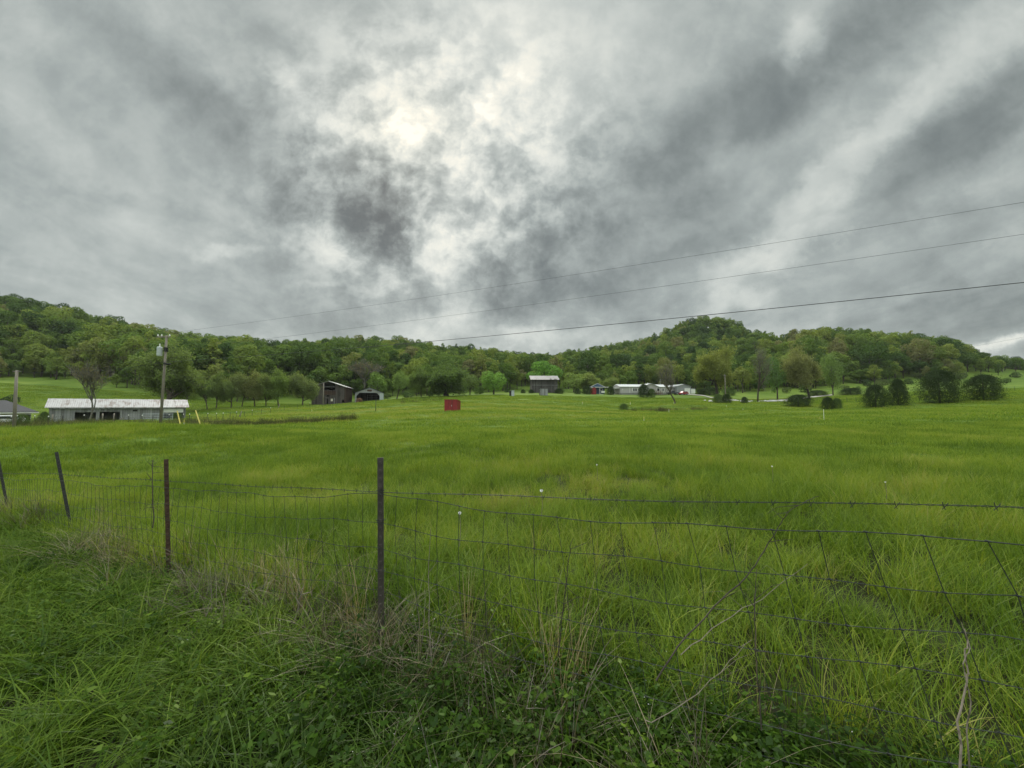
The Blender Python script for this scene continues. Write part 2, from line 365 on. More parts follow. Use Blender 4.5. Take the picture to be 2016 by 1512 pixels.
def gp(px, Y, dz=0):
    x = (px - CX) / F * Y / 1.0017
    return Vector((x, Y, hz(x, Y) + dz))
ang = np.r_[np.arange(-66, 66.01, .35), np.arange(70, 291, 6.0)] * math.pi / 180
rad = np.r_[0, np.geomspace(.35, 2600, 190)]
Rr, Aa = np.meshgrid(rad[1:], ang, indexing='ij')
gx, gy = (Rr * np.sin(Aa)).ravel(), (Rr * np.cos(Aa)).ravel()
gv = np.c_[np.r_[0, gx], np.r_[0, gy], np.r_[H(0, 0), H(gx, gy)]]
na = len(ang); fs = []
I = np.arange(len(rad) - 2)[:, None] * na + 1; J = np.arange(na)[None, :]; J2 = (J + 1) % na
fq = np.stack([I + J, I + na + J, I + na + J2, I + J2], -1).reshape(-1, 4)[:, ::-1]
m, bb, out = new_mat('pasture')
t = bb.n('ShaderNodeTexCoord'); mp = bb.n('ShaderNodeMapping'); bb.l(t.outputs['Object'], mp.inputs[0]); mp.inputs['Scale'].default_value = (.5, 1, 1)
n1 = bb.noise(mp.outputs[0], .12, 6, .6, .3); n2 = bb.noise(t.outputs['Object'], 2.5, 6, .7); n3 = bb.noise(mp.outputs[0], .9, 5, .65)
v = bb.math('ADD', bb.math('MULTIPLY', n1.outputs['Fac'], .55), bb.math('ADD', bb.math('MULTIPLY', n3.outputs['Fac'], .3), bb.math('MULTIPLY', n2.outputs['Fac'], .2)))
colg = bb.ramp(v, [(.33, (.045, .082, .014)), (.48, (.085, .14, .02)), (.6, (.12, .17, .026)), (.72, (.17, .19, .04))])
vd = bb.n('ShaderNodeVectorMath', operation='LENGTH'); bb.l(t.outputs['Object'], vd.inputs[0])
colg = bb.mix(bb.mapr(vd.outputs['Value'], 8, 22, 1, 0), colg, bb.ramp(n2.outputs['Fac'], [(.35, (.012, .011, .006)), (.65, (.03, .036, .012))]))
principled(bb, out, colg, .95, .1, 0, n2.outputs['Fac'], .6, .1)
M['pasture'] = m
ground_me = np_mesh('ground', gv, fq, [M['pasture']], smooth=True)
_bm_fan = [(0, 1 + j, 1 + (j + 1) % na) for j in range(na)]
ground = tag(link_mesh('ground', ground_me), kind='structure')
fan = bpy.data.meshes.new('fan'); 
import bmesh
bm = bmesh.new(); bm.from_mesh(ground_me); bm.verts.ensure_lookup_table()
for f in _bm_fan:
    bm.faces.new([bm.verts[i] for i in f[::-1]])
bm.normal_update(); bm.to_mesh(ground_me); bm.free(); bpy.data.meshes.remove(fan)
# ------------------------------------------------------------------ thin spring haze over the valley
m, bb, out = new_mat('haze'); pv = bb.n('ShaderNodeVolumePrincipled'); pv.inputs['Color'].default_value = (.86, .9, .93, 1); pv.inputs['Density'].default_value = .00009; pv.inputs['Anisotropy'].default_value = .2
bb.l(pv.outputs[0], out.inputs['Volume'])
zlo, zhi = float(gv[:, 2].min()) - 1, float(gv[:, 2].max()) + 30
tag(MB().box(-2700, 2700, -2700, 2700, zlo, zhi).build('haze', m), kind='stuff')
# ------------------------------------------------------------------ scatter: one object, tufts copied by its own nodes
def scatter(name, variants, mats, pts, vid, scl, rot, tint, label):
    """variants: list of dicts v,f,mi,rnd,hgt. All live in one mesh; loose vertices carry the copies."""
    vs, fs, mi, var, rnd, hgt = [], [], [], [], [], []; off = 0
    for k, d in enumerate(variants):
        vs.append(d['v']); fs.append(d['f'] + off); off += len(d['v'])
        mi.append(np.full(len(d['f']), 0) if d.get('mi') is None else d['mi'])
        var.append(np.full(len(d['v']), k)); rnd.append(d['rnd']); hgt.append(d['hgt'])
    nv, npnt = off, len(pts)
    z = np.zeros(npnt)
    me = np_mesh(name, np.concatenate(vs + [pts]), np.concatenate(fs), mats, np.concatenate(mi), {
        'var': ('INT', np.r_[np.concatenate(var), 100 + np.asarray(vid)]), 'rnd': ('FLOAT', np.r_[np.concatenate(rnd), z]), 'hgt': ('FLOAT', np.r_[np.concatenate(hgt), z]),
        'scl': ('FLOAT_VECTOR', np.r_[np.ones((nv, 3)), scl]), 'rot': ('FLOAT_VECTOR', np.r_[np.zeros((nv, 3)), rot]), 'tint': ('FLOAT', np.r_[np.zeros(nv), tint])})
    o = link_mesh(name, me); tag(o, kind='stuff', label=label)
    g = bpy.data.node_groups.new(name + '_scatter', 'GeometryNodeTree')
    g.interface.new_socket('Geometry', in_out='INPUT', socket_type='NodeSocketGeometry'); g.interface.new_socket('Geometry', in_out='OUTPUT', socket_type='NodeSocketGeometry')
    q = NB(g); gi = q.n('NodeGroupInput'); go = q.n('NodeGroupOutput'); jn = q.n('GeometryNodeJoinGeometry')
    def na_(n, ty): x = q.n('GeometryNodeInputNamedAttribute', data_type=ty); x.inputs[0].default_value = n; return x.outputs[0]
    va = na_('var', 'INT')
    def sel(k):
        c = q.n('FunctionNodeCompare', data_type='INT', operation='EQUAL'); ins = [i for i in c.inputs if i.type == 'INT']
        q.l(va, ins[0]); ins[1].default_value = k
        sp = q.n('GeometryNodeSeparateGeometry', domain='POINT'); q.l(gi.outputs[0], sp.inputs[0]); q.l(c.outputs[0], sp.inputs[1]); return sp.outputs[0]
    for k in range(len(variants)):
        ip = q.n('GeometryNodeInstanceOnPoints'); q.l(sel(100 + k), ip.inputs['Points']); q.l(sel(k), ip.inputs['Instance'])
        q.l(na_('rot', 'FLOAT_VECTOR'), ip.inputs['Rotation']); q.l(na_('scl', 'FLOAT_VECTOR'), ip.inputs['Scale'])
        q.l(ip.outputs[0], jn.inputs[0])
    q.l(jn.outputs[0], go.inputs[0])
    md = o.modifiers.new('scatter', 'NODES'); md.node_group = g
    return o
# ------------------------------------------------------------------ trees
def leaf_quads(rng, pos, nrm, size, aspect=1.0):
    """irregular small leaf sprays at pos facing nrm; returns v,f,rnd"""
    n = len(pos); nrm = nrm / np.maximum(np.linalg.norm(nrm, axis=1, keepdims=True), 1e-6)
    r = rng.normal(size=(n, 3)); a = np.cross(nrm, r); a /= np.maximum(np.linalg.norm(a, axis=1, keepdims=True), 1e-6)
    c = np.cross(nrm, a); s = (np.asarray(size) * rng.uniform(.6, 1.35, n))[:, None]
    k = [(-1, -.35), (-.1, -.75), (1, .25), (.15, .8)]
    vs = [pos + a * s * (kx + rng.uniform(-.25, .25, (n, 1))) * aspect + c * s * (kz + rng.uniform(-.25, .25, (n, 1))) for kx, kz in k]
    v = np.stack(vs, 1).reshape(-1, 3); f = np.arange(n * 4).reshape(-1, 4)
    return v, f, np.repeat(rng.uniform(0, 1, n), 4)
def lobed_crown(seed, Ht, Rx, base, nl, n, size, top=1.0, lob=(.30, .5)):
    """broadleaf crown built of overlapping leafy boughs with gaps between"""
    rng = np.random.default_rng(seed); zc = (base + Ht) / 2; hzr = (Ht - base) / 2
    d = rng.normal(size=(nl, 3)); d /= np.linalg.norm(d, axis=1, keepdims=True)
    rr = rng.uniform(.35, .8, nl)[:, None]; lr = rng.uniform(*lob, nl) * Rx
    cen = d * rr * np.array([Rx, Rx, hzr]) + np.array([0, 0, zc])
    taper = np.clip((Ht - cen[:, 2]) / (Ht - base) * 1.6 + .25, .3, 1) if top < 1 else 1
    cen[:, 0] *= taper; cen[:, 1] *= taper
    pr = lr ** 2 / (lr ** 2).sum(); w = rng.choice(nl, n, p=pr)
    q = rng.normal(size=(n, 3)); q[:, 2] += .35; q /= np.linalg.norm(q, axis=1, keepdims=True)
    rad = lr[w] * rng.uniform(.72, 1.1, n)
    pos = cen[w] + q * rad[:, None] * np.array([1, 1, .82])
    dd = np.linalg.norm(pos[:, None, :] - cen[None], axis=2) / lr[None]; dd[np.arange(n), w] = 9
    keep = dd.min(1) > .72
    pos, q = pos[keep], q[keep]
    v, f, r = leaf_quads(rng, pos, q + rng.normal(scale=.32, size=q.shape) + np.array([0, 0, .45]), size)
    lobr = rng.uniform(-.25, .25, nl)[w[keep]]
    return v, f, np.clip(r * .6 + .2 + np.repeat(lobr, 4), 0, 1), cen
def limbs_to(cen, Ht, base, r0, rng, k=7):
    mb = MB(); top = base + (Ht - base) * .55
    mb.tube([(0, 0, -.6), (rng.uniform(-.1, .1), rng.uniform(-.1, .1), base * .6), (rng.uniform(-.3, .3), rng.uniform(-.3, .3), top)], [r0 * 1.25, r0, r0 * .4], 7)
    for c in cen[:k]:
        z0 = base * .55 + rng.uniform(0, .5) * (top - base * .5)
        mb.tube([(0, 0, z0), (c[0] * .5, c[1] * .5, z0 + (c[2] - z0) * .6), tuple(c)], [r0 * .42, r0 * .28, r0 * .1], 5)
    return mb
def branchy(seed, Ht, trunk, r0, spread=.8, up=.35, levels=4, kids=(4, 6), shrink=.62, droop=0.0, wig=.18, fork=False):
    """recursive branching; returns (trunk+limb tubes, twig tubes, twig points)"""
    rnd = random.Random(seed); big, fine, tips = MB(), MB(), []
    def grow(p, d, ln, r, lv):
        n = 4 if lv < 2 else 3; pts = [p]; dirs = d.copy()
        for i in range(n):
            dirs = (dirs + Vector((rnd.gauss(0, wig), rnd.gauss(0, wig), rnd.gauss(0, wig * .6) + (up * .18 if lv > 0 else .05) - droop * lv * .12))).normalized()
            pts.append(pts[-1] + dirs * ln / n)
        rr = [r * (1 - .62 * i / n) for i in range(n + 1)]
        if lv <= 2: big.tube(pts, rr, 6 if lv < 2 else 4, cap=False)
        else: fine.tube(pts, [max(x, .012) for x in rr], 3, cap=False)
        if lv >= levels - 1:
            tips.extend(pts[1:])
        if lv < levels:
            nk = rnd.randint(*kids) if lv else rnd.randint(kids[0] + 1, kids[1] + 2)
            for k in range(nk):
                f = (rnd.uniform(.45, 1) if lv else rnd.uniform(.35 if fork else .5, 1)); i = min(n - 1, int(f * n)); q = pts[i].lerp(pts[i + 1], f * n - i)
                ax = Vector((rnd.gauss(0, 1), rnd.gauss(0, 1), rnd.gauss(0, .45))).normalized()
                nd = (dirs * (1 - spread * .55) + ax * spread + Vector((0, 0, up * .5))).normalized()
                grow(q, nd, ln * shrink * rnd.uniform(.75, 1.15), r * .5 * rnd.uniform(.8, 1.1), lv + 1)
    grow(Vector((0, 0, -.4)), Vector((0, 0, 1)), trunk + .4, r0, 0)
    zt = max(t.z for t in tips); s = Ht / zt
    for mb in (big, fine): mb.v = [(x * s, y * s, z * s) for x, y, z in mb.v]
    return big, fine, np.array([tuple(t * s) for t in tips])
def join_np(mb, v, f, r):
    """twig tubes (material 0) and leaf faces (material 1) as one crown mesh"""
    nv = len(mb.v); tv = np.array(mb.v, float).reshape(-1, 3); tf = np.array(mb.f, int).reshape(-1, 4)
    return np.r_[tv, v], np.r_[tf, f + nv], np.r_[np.full(nv, .5), r], np.r_[np.zeros(len(tf), int), np.ones(len(f), int)]
def sparse_tree(seed, Ht, trunk, r0, per, size, sig, bark='bark', **kw):
    """spring tree: limbs and twigs in view, a veil of young leaves (per = leaves per twig point, 0 = bare)"""
    big, fine, tips = branchy(seed, Ht, trunk, r0, **kw); rng = np.random.default_rng(seed)
    n = int(len(tips) * per)
    if n:
        pos = tips[rng.integers(0, len(tips), n)] + rng.normal(scale=sig, size=(n, 3))
        v, f, r = leaf_quads(rng, pos, rng.normal(size=(n, 3)) + np.array([0, 0, .5]), size)
    else: v, f, r = np.zeros((0, 3)), np.zeros((0, 4), int), np.zeros(0)
    cv, cf, cr, cm = join_np(fine, v, f, r)
    return big.mesh('trunk', M[bark], smooth=True), np_mesh('crown', cv, cf, [M['twig'], M['leaf_obj']], cm, {'rnd': ('FLOAT', cr)})
def cedar(seed, Ht, Rx, n, size, pointy=1.0):
    n *= 3; size *= .55
    """juniper: dense upswept sprays over a rounded cone, skirts to the ground"""
    rng = np.random.default_rng(seed); t = rng.uniform(0, 1, n) ** .8; a = rng.uniform(0, 2 * math.pi, n)
    prof = np.minimum(1, t * 4 + .6) * np.sqrt(np.clip(1 - np.clip((t - .3) / .7, 0, 1) ** (1.15 / pointy), 0, 1)) * .97 + .03
    lump = 1 + .20 * np.sin(a * 3 + 6 * t + seed) + .16 * np.sin(a * 7 - 11 * t + 2 * seed) + .10 * np.sin(a * 13 + 25 * t)
    rr = Rx * prof * lump * rng.uniform(.62, 1.06, n)
    pos = np.c_[rr * np.cos(a), rr * np.sin(a), .05 + t * Ht * .97]
    nrm = np.c_[np.cos(a), np.sin(a), .5 + 0 * a] + rng.normal(scale=.5, size=(n, 3))
    v, f, r = leaf_quads(rng, pos, nrm, size, .8)
    k = rng.integers(0, n, n // 7); ex = rng.uniform(1.0, 1.28, len(k)) ** 1.3; p2 = pos[k] * np.c_[ex, ex, np.ones(len(k))] + np.c_[np.zeros((len(k), 2)), rng.uniform(0, .07, len(k)) * Ht]
    v2, f2, r2 = leaf_quads(rng, p2, rng.normal(size=(len(k), 3)), size * .7, 1.3)
    tr = MB().tube([(0, 0, -.4), (0, 0, Ht * .45), (0, 0, Ht * .9)], [Rx * .07, Rx * .05, Rx * .02], 6)
    me = np_mesh('crown', np.r_[v, v2], np.r_[f, f2 + len(v)], [M['leaf_obj']], None, {'rnd': ('FLOAT', np.r_[r, r2])})
    return tr.mesh('trunk', M['bark_dark'], smooth=True), me
def bush_mesh(seed, Ht, Rx, n, size, nl=9):
    rng = np.random.default_rng(seed); v, f, r, cen = lobed_crown(seed, Ht, Rx, 0, nl, n, size, lob=(.35, .6))
    v[:, 2] = np.maximum(v[:, 2], -.05)
    mb = MB()
    for c in cen[:6]: mb.tube([(0, 0, -.2), (c[0] * .4, c[1] * .4, c[2] * .6), tuple(c)], [.05, .035, .015], 4)
    return mb.mesh('stems', M['bark'], smooth=True), np_mesh('crown', v, f, [M['leaf_obj']], None, {'rnd': ('FLOAT', r)})
def plant_tree(name, pair, loc, label, cat='tree', group=None, color=(.06, .11, .03), rz=0, s=(1, 1, 1), stem='trunk'):
    o = thing(name, loc, rz, label, cat, group); o.scale = s
    for nm, me in ((stem, pair[0]), ('crown', pair[1])):
        c = link_mesh(nm, me, o); c.color = (*color, 1)
    return o
# --- forest tree shapes shared by the woods on the hills
FV = []
for k in range(9):
    rng = np.random.default_rng(50 + k)
    Ht = [13, 14.5, 12, 15.5, 11, 13.5, 16, 12.5, 10][k]; Rx = [5.2, 4.6, 5.6, 4.4, 5.0, 4.0, 4.9, 5.4, 4.2][k]; base = [2.2, 3, 1.5, 3.2, 1.2, 2.6, 3.6, 2, 1][k]
    v, f, r, cen = lobed_crown(50 + k, Ht, Rx, base, [17, 20, 15, 22, 14, 18, 24, 19, 13][k], 2900, .29, .9 if k in (1, 3, 5) else 1.0, (.26, .44))
    mb = limbs_to(cen, Ht, base, .24, rng)
    FV.append((mb, v, f, r, Ht, Rx))
for k in range(4):   # airy, feathery spring crowns of many small sprays
    rng = np.random.default_rng(70 + k); Ht, Rx, base = [14, 11.5, 15, 12.5][k], [4.4, 5.0, 3.6, 4.6][k], [1.5, .8, 1.2, 2][k]
    v, f, r, cen = lobed_crown(70 + k, Ht, Rx, base, 70, 2900, .23, .9 if k != 1 else 1.0, (.11, .22))
    FV.append((limbs_to(cen, Ht, base, .2, rng, 16), v, f, r, Ht, Rx))
F_TRUNK = [x[0].mesh('trunk', M['bark'], smooth=True) for x in FV]
F_CROWN = [np_mesh('crown', x[1], x[2], [M['leaf_obj']], None, {'rnd': ('FLOAT', x[3])}) for x in FV]
EDGE = np.array([(-400, 150), (0, 150), (120, 152), (200, 148), (260, 138), (330, 133), (420, 136), (520, 138), (620, 150), (700, 150), (800, 156), (900, 165), (1000, 188), (1100, 193), (1200, 196), (1300, 196), (1370, 190), (1450, 166), (1550, 166), (1640, 172), (1720, 186), (1800, 192), (1900, 198), (2016, 212), (2500, 225)], float)
BACK = np.array([(-400, 300), (0, 300), (250, 300), (560, 335), (850, 370), (960, 430), (1060, 485), (1150, 485), (1330, 430), (1500, 410), (1560, 330), (1580, 310), (1930, 310), (2016, 375), (2500, 375)], float)
rng = np.random.default_rng(7)
cand = []
Yc = 120.0
while Yc < 490:
    sp = 6.4 if Yc < 300 else 7.2
    nx = int(2 * 1.75 * Yc / sp)
    xs = (np.arange(nx) - nx / 2) * sp + rng.uniform(-2.6, 2.6, nx); ys = Yc + rng.uniform(-2.4, 2.4, nx)
    cand.append(np.c_[xs, ys]); Yc += sp * .86
cand = np.concatenate(cand); pxc = cand[:, 0] / cand[:, 1] * F + CX
ye = np.interp(pxc, EDGE[:, 0], EDGE[:, 1]) - 6 + 6 * np.sin(pxc * .05) + 4 * np.sin(pxc * .013); yb = np.interp(pxc, BACK[:, 0], BACK[:, 1])
ok = (cand[:, 1] > ye) & (cand[:, 1] < yb) & (rng.uniform(size=len(cand)) > .04) & (pxc > -330) & (pxc < 2350)
T = cand[ok]; pxc = pxc[ok]; ye = ye[ok]; T = T[:]; order = np.argsort(T[:, 1]); T = T[order]; pxc = pxc[order]; ye = ye[order]
TZ = H(T[:, 0], T[:, 1]); NTREE = len(T)
tvar = rng.integers(0, len(FV), NTREE); tsc = rng.uniform(.62, 1.32, NTREE); tsh = rng.uniform(.9, 1.14, NTREE)
tsc *= np.interp(pxc, [350, 560, 900, 1300, 1540, 1600, 1900, 1990, 2060], [1.22, 1.12, 1, .95, .95, 1.2, 1.15, .62, .62]); depth_in = T[:, 1] - ye
tsc *= np.where(depth_in < 8, rng.uniform(.5, .85, NTREE), 1)
patch = .5 + .5 * np.sin(T[:, 0] * .031 + 1.7 * np.sin(T[:, 1] * .017)) * np.sin(T[:, 1] * .043 + 1.1)
crest = np.clip((TZ - 40) / 40, 0, 1)
ttint = np.clip(rng.beta(1.7, 1.9, NTREE) * .85 + .34 * (patch - .5) + .10 - .14 * crest + .20 * np.clip(1 - depth_in / 26, 0, 1) + np.where(rng.uniform(size=NTREE) < .06, .35, 0), 0, 1)
trot = rng.uniform(0, 6.283, NTREE)
# trees on the exposed ridge grow shorter: keep the treetops near the ridge line
RIDGE = np.array([(-400, 572), (0, 572), (75, 582), (150, 602), (250, 628), (400, 657), (560, 668), (700, 656), (780, 660), (850, 670), (960, 682), (1010, 688), (1060, 696), (1100, 690), (1150, 678), (1200, 670), (1250, 660), (1290, 648), (1330, 630), (1380, 616), (1440, 620), (1480, 638), (1525, 654), (1580, 640), (1700, 643), (1800, 650), (1880, 662), (1925, 686), (1960, 700), (2400, 704)], float)
base_h = np.array([x[4] for x in FV])[tvar]
room = CAMZ + (800 - np.interp(pxc, RIDGE[:, 0], RIDGE[:, 1]) + rng.uniform(-7, 6, NTREE)) / F * T[:, 1] - TZ
tsc = np.where(base_h * tsc * tsh > room, np.maximum(room / base_h / tsh, .5), tsc)
# which of them show largest in the picture
buf = np.zeros((150, 336), np.int32); vis = np.zeros(NTREE)
for i in range(NTREE):
    s = tsc[i]; Y = T[i, 1]; hh = FV[tvar[i]][4] * s * tsh[i]; wx = FV[tvar[i]][5] * s
    x0, x1 = ((T[i, 0] - wx) / Y * F + CX) / 6, ((T[i, 0] + wx) / Y * F + CX) / 6
    y0, y1 = (800 - (TZ[i] + hh - CAMZ) / Y * F - 500) / 3, (800 - (TZ[i] + .25 * hh - CAMZ) / Y * F - 500) / 3
    a0, a1, b0, b1 = max(0, int(x0)), min(336, int(x1) + 1), max(0, int(y0)), min(150, int(y1) + 1)
    if a1 > a0 and b1 > b0:
        w = buf[b0:b1, a0:a1]; vis[i] = (w == 0).sum(); w[w == 0] = i + 1
single = np.zeros(NTREE, bool); single[np.argsort(-vis)[:285]] = True; single &= vis > 3
stops = [(p, np.array(c)) for p, c in FOREST_STOPS]
def tint_col(t):
    for (p, c), (q, d) in zip(stops, stops[1:]):
        if t <= q: return tuple(c + (d - c) * (t - p) / (q - p))
    return tuple(stops[-1][1])
def where(px, py):
    if px < 250: r = 'the tall left hill'
    elif px < 480: r = 'the hillside behind the long shed'
    elif px < 620: r = 'the hillside behind the orchard row'
    elif px < 780: r = 'the hillside behind the brown barn'
    elif px < 930: r = 'the low hill beyond the open shed'
    elif px < 1130: r = 'the saddle behind the grey barn'
    elif px < 1290: r = 'the slope behind the pale house'
    elif px < 1500: r = 'the conical hill'
    elif px < 1720: r = 'the ridge behind the budding trees'
    elif px < 1940: r = 'the ridge behind the cedars'
    else: r = 'the far right rise'
    return r
TINTW = [(.22, 'very dark green'), (.40, 'dark green'), (.58, 'mid green'), (.75, 'fresh green'), (.92, 'yellow-green'), (2, 'olive-brown')]
for i in np.nonzero(single)[0]:
    tw = next(w for q, w in TINTW if ttint[i] <= q); k = tvar[i]
    size = 'small' if tsc[i] < .75 else ('large' if tsc[i] > 1.08 else 'medium')
    shape = 'narrow' if k in (1, 3, 5) else ('feathery' if k > 8 else 'round-crowned')
    band = 'at the foot of' if depth_in[i] < 28 else ('halfway up' if depth_in[i] < 70 else 'high on')
    o = plant_tree('woodland_tree', (F_TRUNK[k], F_CROWN[k]), (T[i, 0], T[i, 1], TZ[i]), f'{size} {tw} {shape} tree {band} {where(pxc[i], 0)}'.replace('very dark green', 'deep green'), 'tree', 'woodland trees on the hills', tint_col(ttint[i]), trot[i], (tsc[i], tsc[i], tsc[i] * tsh[i]))
rest = np.nonzero(~single)[0]
fvar = [dict(v=np.r_[x[1], np.array(x[0].v)], f=np.r_[x[2], np.array([q if len(q) == 4 else q[:4] for q in x[0].f if len(q) == 4], int) + len(x[1])], rnd=np.r_[x[3], np.full(len(x[0].v), .3)], hgt=np.zeros(len(x[1]) + len(x[0].v))) for x in FV]
for d, x in zip(fvar, FV): d['mi'] = np.r_[np.zeros(len(x[2]), int), np.ones(len(d['f']) - len(x[2]), int)]
scatter('forest', fvar, [M['leaf_forest'], M['bark']], np.c_[T[rest], TZ[rest]], tvar[rest], np.c_[tsc[rest], tsc[rest], tsc[rest] * tsh[rest]],
        np.c_[np.zeros((len(rest), 2)), trot[rest]], ttint[rest], 'dense spring woodland covering the upper hills')
print('FOREST', NTREE, single.sum(), vis[single].min() if single.any() else None)
# --- trees that stand out in front of the woods
GREEN, FRESH, YEL, OLIVE, DARK, BROWN = (.07, .115, .03), (.095, .16, .035), (.15, .17, .045), (.10, .11, .05), (.035, .06, .022), (.13, .10, .065)
def fit(pair_h, px, py_top, py_base, Y): return (py_base - py_top) * Y / F / pair_h
def put(name, pair, h0, w0, px, top, base, width, Y, label, color, cat='tree', group=None, rz=0, stem='trunk'):
    """scale so that it spans the photo's height and width at its distance Y"""
    p = gp(px, Y, -.1); sz = (base - top) * Y / F / h0; sx = width * Y / F / (2 * w0) / math.hypot(1, (px - CX) / F)
    return plant_tree(name, pair, p, label, cat, group, color, rz, (sx, sx, sz), stem)
def ext(pair):  # half width and height of a crown
    me = pair[1]; a = np.empty(len(me.vertices) * 3, np.float32); me.vertices.foreach_get('co', a); a = a.reshape(-1, 3)
    return np.percentile(a[:, 2], 99.5), np.percentile(np.hypot(a[:, 0], a[:, 1]), 92), np.percentile(np.abs(a[:, 0]), 98.5)
willow = sparse_tree(301, 13, 4, .36, 9.0, .14, .5, levels=4, kids=(5, 6), spread=.85, up=.5, shrink=.68, droop=.15, fork=True)
bare1 = sparse_tree(302, 9, 3.4, .13, .55, .07, .25, 'twig', levels=4, kids=(4, 6), spread=.55, up=.75, shrink=.66, fork=True)
bare2 = sparse_tree(303, 11, 4.0, .24, .8, .07, .35, 'bark', levels=4, kids=(4, 5), spread=.86, up=.4, shrink=.6)
veil = [sparse_tree(310 + k, 8, 2.4, .16, 9, .13, .42, levels=4, kids=(4, 5), spread=.85, up=.3, shrink=.64, fork=k % 2 == 0) for k in range(3)]
oak = [sparse_tree(320 + k, 13, 4.2, .34, 9, .17, .55, 'bark_dark', levels=4, kids=(4, 6), spread=.9, up=.35, shrink=.64) for k in range(2)]
spread_t = sparse_tree(330, 9, 2.0, .42, 7.5, .16, .40, 'bark_dark', levels=4, kids=(4, 6), spread=1.0, up=.25, shrink=.72, fork=True)
full = []
for k in range(3):
    rng = np.random.default_rng(340 + k); v, f, r, cen = lobed_crown(340 + k, 9, 4.6, .8, 17 + 3 * k, 5200, .19, lob=(.25, .42))
    full.append((limbs_to(cen, 9, 1.6, .22, rng, 9).mesh('trunk', M['bark'], smooth=True), np_mesh('crown', v, f, [M['leaf_obj']], None, {'rnd': ('FLOAT', r)})))
EXT = {id(p): ext(p) for p in [willow, bare1, bare2, spread_t, *veil, *oak, *full]}
def putx(name, pair, *a, **k): h0, w0 = EXT[id(pair)][:2]; return put(name, pair, h0, w0, *a, **k)
PT = [
 ('willow_tree', willow, 330, 676, 806, 165, 88, 'broad willow-like tree of fine pale green twigs behind the long shed', (.095, .125, .04), 'tree', None),
 ('bare_tree', bare1, 174, 712, 832, 78, 57, 'nearly bare brown-twigged tree in front of the long shed', (.09, .078, .045), 'tree', None),
 ('bare_tree', bare2, 1331, 708, 793, 62, 96, 'bare grey-brown tree in the field in front of the pale house', (.12, .12, .07), 'tree', None),
 ('bare_tree', bare2, 1492, 684, 800, 80, 105, 'tall grey bare tree right of the far utility pole', (.11, .12, .06), 'tree', None),
 ('bare_tree', bare1, 715, 708, 786, 70, 145, 'grey-brown leafless tree behind the open shed', (.11, .09, .06), 'tree', None),
 ('budding_tree', oak[0], 1415, 694, 792, 86, 128, 'broad yellow-green budding tree behind the far utility pole', (.135, .15, .04), 'tree', None),
 ('budding_tree', oak[1], 1594, 690, 792, 74, 118, 'tall pinkish-tan budding tree above the right-hand cedars', (.135, .14, .055), 'tree', None),
 ('spreading_tree', spread_t, 880, 722, 781, 76, 126, 'dark-trunked wide spreading tree left above the red shed', (.07, .105, .03), 'tree', None),
 ('leafy_tree', full[0], 1531, 710, 796, 62, 124, 'dense mid-green tree between grey bare and pinkish budding trees', (.06, .105, .03), 'tree', None),
 ('leafy_tree', full[1], 1641, 708, 790, 52, 132, 'fresh green tree right of the pinkish budding tree', (.085, .125, .035), 'tree', None),
 ('leafy_tree', full[0], 1072, 708, 766, 66, 186, 'bright green round tree rising behind the grey barn', (.085, .17, .03), 'tree', None),
 ('leafy_tree', full[1], 972, 734, 779, 54, 138, 'bright fresh green round tree left of the grey barn', (.10, .175, .035), 'tree', None),
 ('leafy_tree', full[2], 742, 732, 786, 40, 142, 'light green round tree behind the roof of the open shed', (.10, .155, .035), 'tree', None),
 ('leafy_tree', full[2], 1130, 736, 775, 46, 172, 'yellow-green round tree right of the grey barn', (.115, .155, .04), 'tree', None),
 ('leafy_tree', full[0], 925, 736, 780, 44, 142, 'olive round tree between the spreading and bright green trees', (.09, .125, .04), 'tree', None),
 ('budding_tree', veil[0], 781, 735, 790, 48, 118, 'slim-stemmed light green young tree right of the open shed', (.10, .145, .04), 'tree', None),
 ('budding_tree', veil[1], 829, 728, 786, 42, 126, 'loose green tree between young tree and spreading tree', (.085, .12, .035), 'tree', None),
 ('budding_tree', veil[2], 596, 738, 799, 54, 112, 'sparse olive tree touching the left corner of the brown barn', (.10, .125, .045), 'tree', None),
 ('budding_tree', veil[0], 1205, 742, 773, 32, 172, 'pale yellow-green tree behind the white carport', (.13, .165, .05), 'tree', None),
 ('budding_tree', veil[1], 1160, 735, 772, 50, 176, 'yellow-green loose tree behind the blue house', (.135, .165, .05), 'tree', None),
 ('leafy_tree', full[2], 12, 738, 800, 60, 72, 'dark green tree at the left edge above the dark-roofed house', (.03, .05, .022), 'tree', None),
 ('budding_tree', veil[1], 548, 730, 800, 56, 108, 'leafiest green tree at right end of the orchard row', (.10, .14, .035), 'tree', 'orchard row trees'),
]
for k, (px, top, base, w, Y, c, d) in enumerate([(408, 748, 806, 48, 96, (.09, .125, .04), 'greenish short-trunked tree at left end of the orchard row'), (426, 738, 806, 54, 99, (.095, .125, .04), 'olive forked tree second from left of the orchard row'), (455, 736, 804, 50, 102, (.105, .125, .045), 'muted olive tree left of middle in the orchard row'), (476, 742, 803, 46, 104, (.10, .125, .04), 'pale olive narrow tree in the middle of the orchard row'), (502, 735, 801, 52, 106, (.12, .13, .045), 'yellow-olive tree right of middle in the orchard row'), (525, 738, 800, 44, 107, (.105, .13, .04), 'green-olive tree second from right of the orchard row')]):
    PT.append(('budding_tree', veil[k % 3], px, top, base, w, Y, d, c, 'tree', 'orchard row trees'))
for k, (nm, pr, px, top, base, w, Y, lab, c, cat, grp) in enumerate(PT):
    if px > 20: c = tuple(min(.34, x * 1.75) for x in c)
    putx(nm, pr, px, top, base, w, Y, lab, c, cat, grp, rz=k * 1.37)
